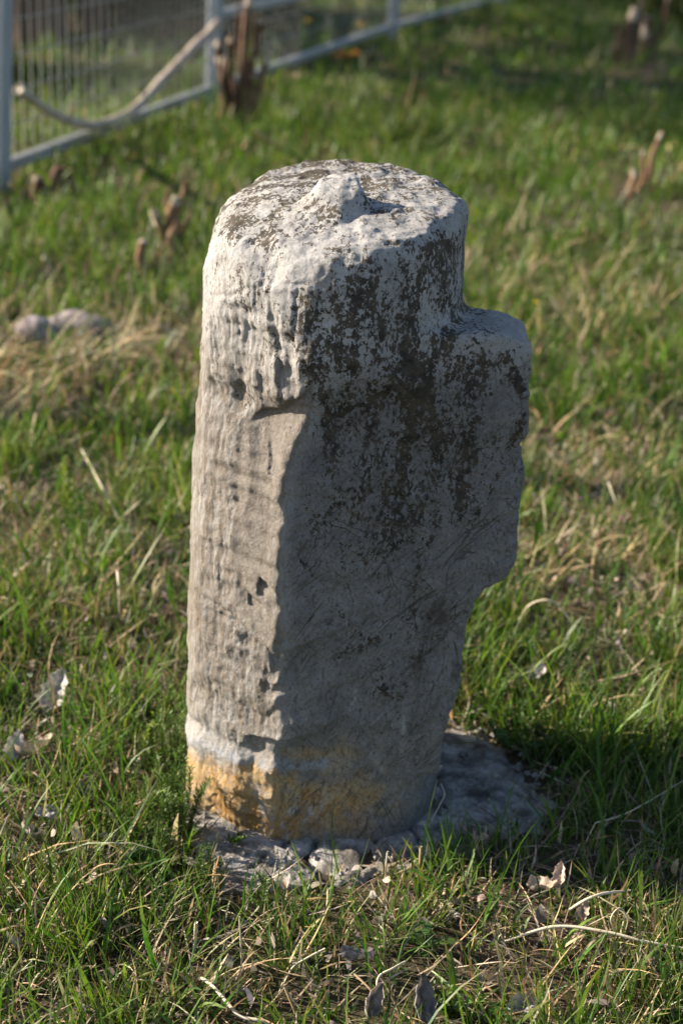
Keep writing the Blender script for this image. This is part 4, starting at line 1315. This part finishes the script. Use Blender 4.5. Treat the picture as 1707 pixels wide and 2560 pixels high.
weed("yellow_green_spurge", "small spurge head low among the front grass blades", 258, 1945, 2, .05, .01, .012, .005, .006, [(.15, .23, .06)], 4, .7, rad=.0015)
weed("yellow_green_spurge", "blurred yellow-green spurge in the mid grass near the kinked stalk", 152, 1180, 3, .10, .02, .018, .007, .009, [(.20, .26, .06)], 4, .7, rad=.0018)
weed("yellow_green_spurge", "pale spurge standing in the grass behind the stone flange", 1430, 640, 4, .12, .03, .03, .013, .014, [(.20, .26, .10), (.24, .28, .14)], 4, .8, rad=.003)
weed("broadleaf_weed", "dark green broad-leaved weed in the front grass before the mortar", 315, 2005, 4, .03, .02, .032, .012, .012, [(.045, .10, .03)], 2, .8)
weed("broadleaf_weed", "round-leaved green weed beside the dark folded leaf at the front", 975, 2200, 6, .03, .03, .018, .011, .010, [(.07, .13, .035)], 2, 1.1)

PETAL = simple_mat("yellow_petal", (.72, .52, .03), (.80, .62, .06), 60, .6, (1, 1, 1), 0, .2)
PURPLE = simple_mat("purple_petal", (.35, .07, .28), (.45, .12, .36), 60, .6, (1, 1, 1), 0, .2)


def flower(label, px, py, hgt, size, mat=PETAL, name="yellow_flower"):
    g0 = gp(px, py, hgt)
    g = np.array([g0[0], g0[1], float(gz(g0[0], g0[1])[0])])
    root = thing(name, label, "flower", g, "small flowers in the meadow")
    top = np.array([0, 0, hgt - g[2]])
    v, f = tube(spline([(0, 0, -.01), (.004, .003, top[2] * .5), top], 6), .0018, 5)
    link("stem", pyd("stem", v, f), STEM_G, root)
    for layer, (kk, ll, el) in enumerate(((12, 1.0, .25), (9, .65, .7))):
        for i in range(kk):
            a = 6.283 * i / kk + layer * .2
            d = np.array([math.cos(a) * math.cos(el), math.sin(a) * math.cos(el), math.sin(el)]) * size * ll
            s = np.array([-math.sin(a), math.cos(a), 0]) * size * .16
            V = [top, top + d * .5 + s, top + d, top + d * .5 - s, top + d * .5 + np.array([0, 0, size * .06])]
            link("petal", pyd("petal", V, [(0, 1, 4), (1, 2, 4), (2, 3, 4), (3, 0, 4)], False), mat, root)


flower("yellow dandelion seen through the fence mesh above the brown stalks", 705, 48, .22, .034)
flower("yellow dandelion close to the far fence post", 826, 58, .20, .036)
flower("yellow dandelion alone in the dark far grass", 1197, 40, .20, .040)
flower("yellow dandelion in the grass behind the stone flange", 1229, 695, .10, .012)
flower("yellow dandelion touching the corner between post and flange", 1066, 726, .10, .014)
flower("tiny purple flower in the sunny grass behind the lower flange", 1426, 1190, .06, .006, PURPLE, "purple_flower")
flower("tiny purple flower next to the flange edge, in the dry grass", 1330, 1145, .06, .005, PURPLE, "purple_flower")


# ------------------------------------------------------------------ trees and shrubs
TRUNK = simple_mat("tree_bark", (.10, .065, .045), (.24, .165, .12), 9, .92, (1, 1, .25), .03, .15)
M_LEAF = leaf_mat("tree_leaf", .35, .5, .35)


def leaf_cloud(centres, radii, n, size, cols):
    ci = rng.integers(0, len(centres), n)
    d = rng.normal(size=(n, 3)); d /= np.linalg.norm(d, axis=1, keepdims=True)
    p = np.asarray(centres)[ci] + d * (np.asarray(radii)[ci] * rng.random(n) ** .45)[:, None]
    u = rng.normal(size=(n, 3)); u /= np.linalg.norm(u, axis=1, keepdims=True)
    w_ = np.cross(u, rng.normal(size=(n, 3))); w_ /= np.linalg.norm(w_, axis=1, keepdims=True)
    s = size * np.exp(rng.normal(0, .25, n))[:, None]
    V = np.stack([p - u * s, p + w_ * s * .45, p + u * s, p - w_ * s * .45], 1).reshape(-1, 3)
    a = np.arange(n) * 4
    T = np.concatenate([np.stack([a, a + 1, a + 2], 1), np.stack([a, a + 2, a + 3], 1)])
    return V, T, np.repeat(shade_of(np.array(cols), n, .2), 4, 0)


LEAFC = [(.035, .075, .015), (.05, .095, .02), (.07, .11, .028), (.028, .06, .015)]


def tree(label, x, y, r, h, crown_r, n, size=.06):
    root = thing("tree", label, "tree", (x, y, float(gz(x, y)[0])), "trees beyond the fence")
    s = np.linspace(0, 1, 16)
    P = np.stack([.12 * np.sin(s * 2.2 + x), .1 * np.sin(s * 1.7 + y), -.2 + s * (h * .75 + .2)], 1)
    rr = r * np.interp(s, [0, .04, .12, 1], [1.45, 1.15, 1.0, .4])
    v, f = tube(P, rr, 18)
    v = v + .14 * r * perlin(v * np.array([9, 9, 1.3]))[:, None] * np.array([1, 1, 0])
    link("trunk", pyd("trunk", v, f), TRUNK, root)
    cen, rad = [], []
    for i in range(9):
        a = i * 2.4; st_ = P[8 + i % 7]
        e = np.array([math.cos(a) * crown_r * rng.uniform(.5, .85), math.sin(a) * crown_r * rng.uniform(.5, .85), h * rng.uniform(.62, 1.0)])
        v, f = tube(spline([st_, (st_ + e) / 2 + [0, 0, .15], e], 8), np.linspace(r * .35, r * .08, 8), 8)
        link("limb", pyd("limb", v, f), TRUNK, root)
        for q in range(4):
            cen.append(e + rng.normal(0, crown_r * .28, 3)); rad.append(crown_r * rng.uniform(.18, .36))
    h_ = Heap(); h_.add(leaf_cloud(cen, rad, n, size, LEAFC))
    h_.build("crown", M_LEAF, parent=root)
    return root


def shrub(label, x, y, wdt, hgt, n, size, cols, group="dark shrubs at the meadow's far edge"):
    z = float(gz(x, y)[0])
    root = thing("shrub", label, "shrub", (x, y, z), group)
    cen, rad = [], []
    for i in range(14):
        e = np.array([rng.normal(0, wdt * .36), rng.normal(0, wdt * .28), hgt * rng.uniform(.25, .85)])
        cen.append(e); rad.append(wdt * rng.uniform(.16, .3))
        if i < 7:
            v, f = tube(spline([(e[0] * .2, e[1] * .2, -.05), e * .6, e], 6), np.linspace(.022, .006, 6), 6)
            link("branch", pyd("branch", v, f), BROWN, root)
    h_ = Heap(); h_.add(leaf_cloud(cen, rad, n, size, cols)); h_.build("foliage", M_LEAF, parent=root)


tree("stout brown tree trunk standing behind the wire fence, next to its first post", -2.30, 11.2, .24, 5.5, 2.1, 9000)
tree("slimmer brown tree trunk behind the wire fence", -1.93, 11.9, .10, 5.0, 1.6, 6000)
tree("unseen tree far out beside the fence line, added to shade the far grass", -6.4, 12.4, .2, 5.8, 2.0, 5000)  # out of view: this and the next two trees are added to shade the far grass
tree("unseen tree at the edge of the meadow, added to shade the far grass", -6.9, 15.6, .2, 6.2, 2.3, 5000)
tree("unseen tree standing last along the meadow edge, added to shade the far grass", -6.6, 19.0, .2, 6.2, 2.6, 5000)
DK = [(.022, .05, .012), (.032, .065, .015), (.045, .08, .02)]
shrub("dark green shrub at the far edge behind the red-brown dead stalk", 2.95, 18.0, 1.3, .9, 2600, .05, DK)
shrub("dark green shrub at the far edge, close to the corner", 3.9, 17.6, 1.3, 1.0, 2600, .05, DK)
shrub("low dark shrub at the far edge, left of the stalks when seen from the post", 2.0, 18.8, 1.2, .75, 2200, .05, DK)
shrub("dense shrub filling the space behind the fence beside the slim trunk", -1.0, 13.8, 1.1, .8, 2400, .05, DK, "shrubs behind the fence")
shrub("wide dark shrub close behind the mesh between the first two fence posts", -1.75, 12.3, .9, .75, 2600, .04, DK, "shrubs behind the fence")
shrub("low ivy-dark shrub behind the mesh at the foot of the slim trunk", -1.35, 13.0, .8, .6, 2200, .04, DK, "shrubs behind the fence")
shrub("dark bushy shrub behind the mesh, past the stout trunk", -2.6, 13.0, 1.3, 1.0, 2600, .05, DK, "shrubs behind the fence")
shrub("unseen tall leafy bush beside the stout trunk, added to shade the ground behind the fence", -4.3, 12.3, 1.7, 1.9, 5200, .055, LEAFC, "unseen shade bushes beyond the fence")  # out of view: these bushes are added to darken the ground behind the mesh
shrub("unseen tall leafy bush farther along, added to shade the ground behind the fence", -4.7, 14.8, 1.8, 2.0, 5200, .055, LEAFC, "unseen shade bushes beyond the fence")
shrub("unseen tall leafy bush added behind the fence near its first post for shade", -4.1, 10.0, 1.3, 1.5, 4000, .055, LEAFC, "unseen shade bushes beyond the fence")
shrub("loose shrub behind the far fence panel", -.1, 16.8, 1.3, .8, 2400, .05, DK, "shrubs behind the fence")
shrub("small low shrub with yellow tips near the pinkish stump", 3.05, 15.0, .7, .35, 1400, .035, [(.07, .10, .02), (.05, .085, .018), (.10, .12, .025)], "low shrubs in the meadow")
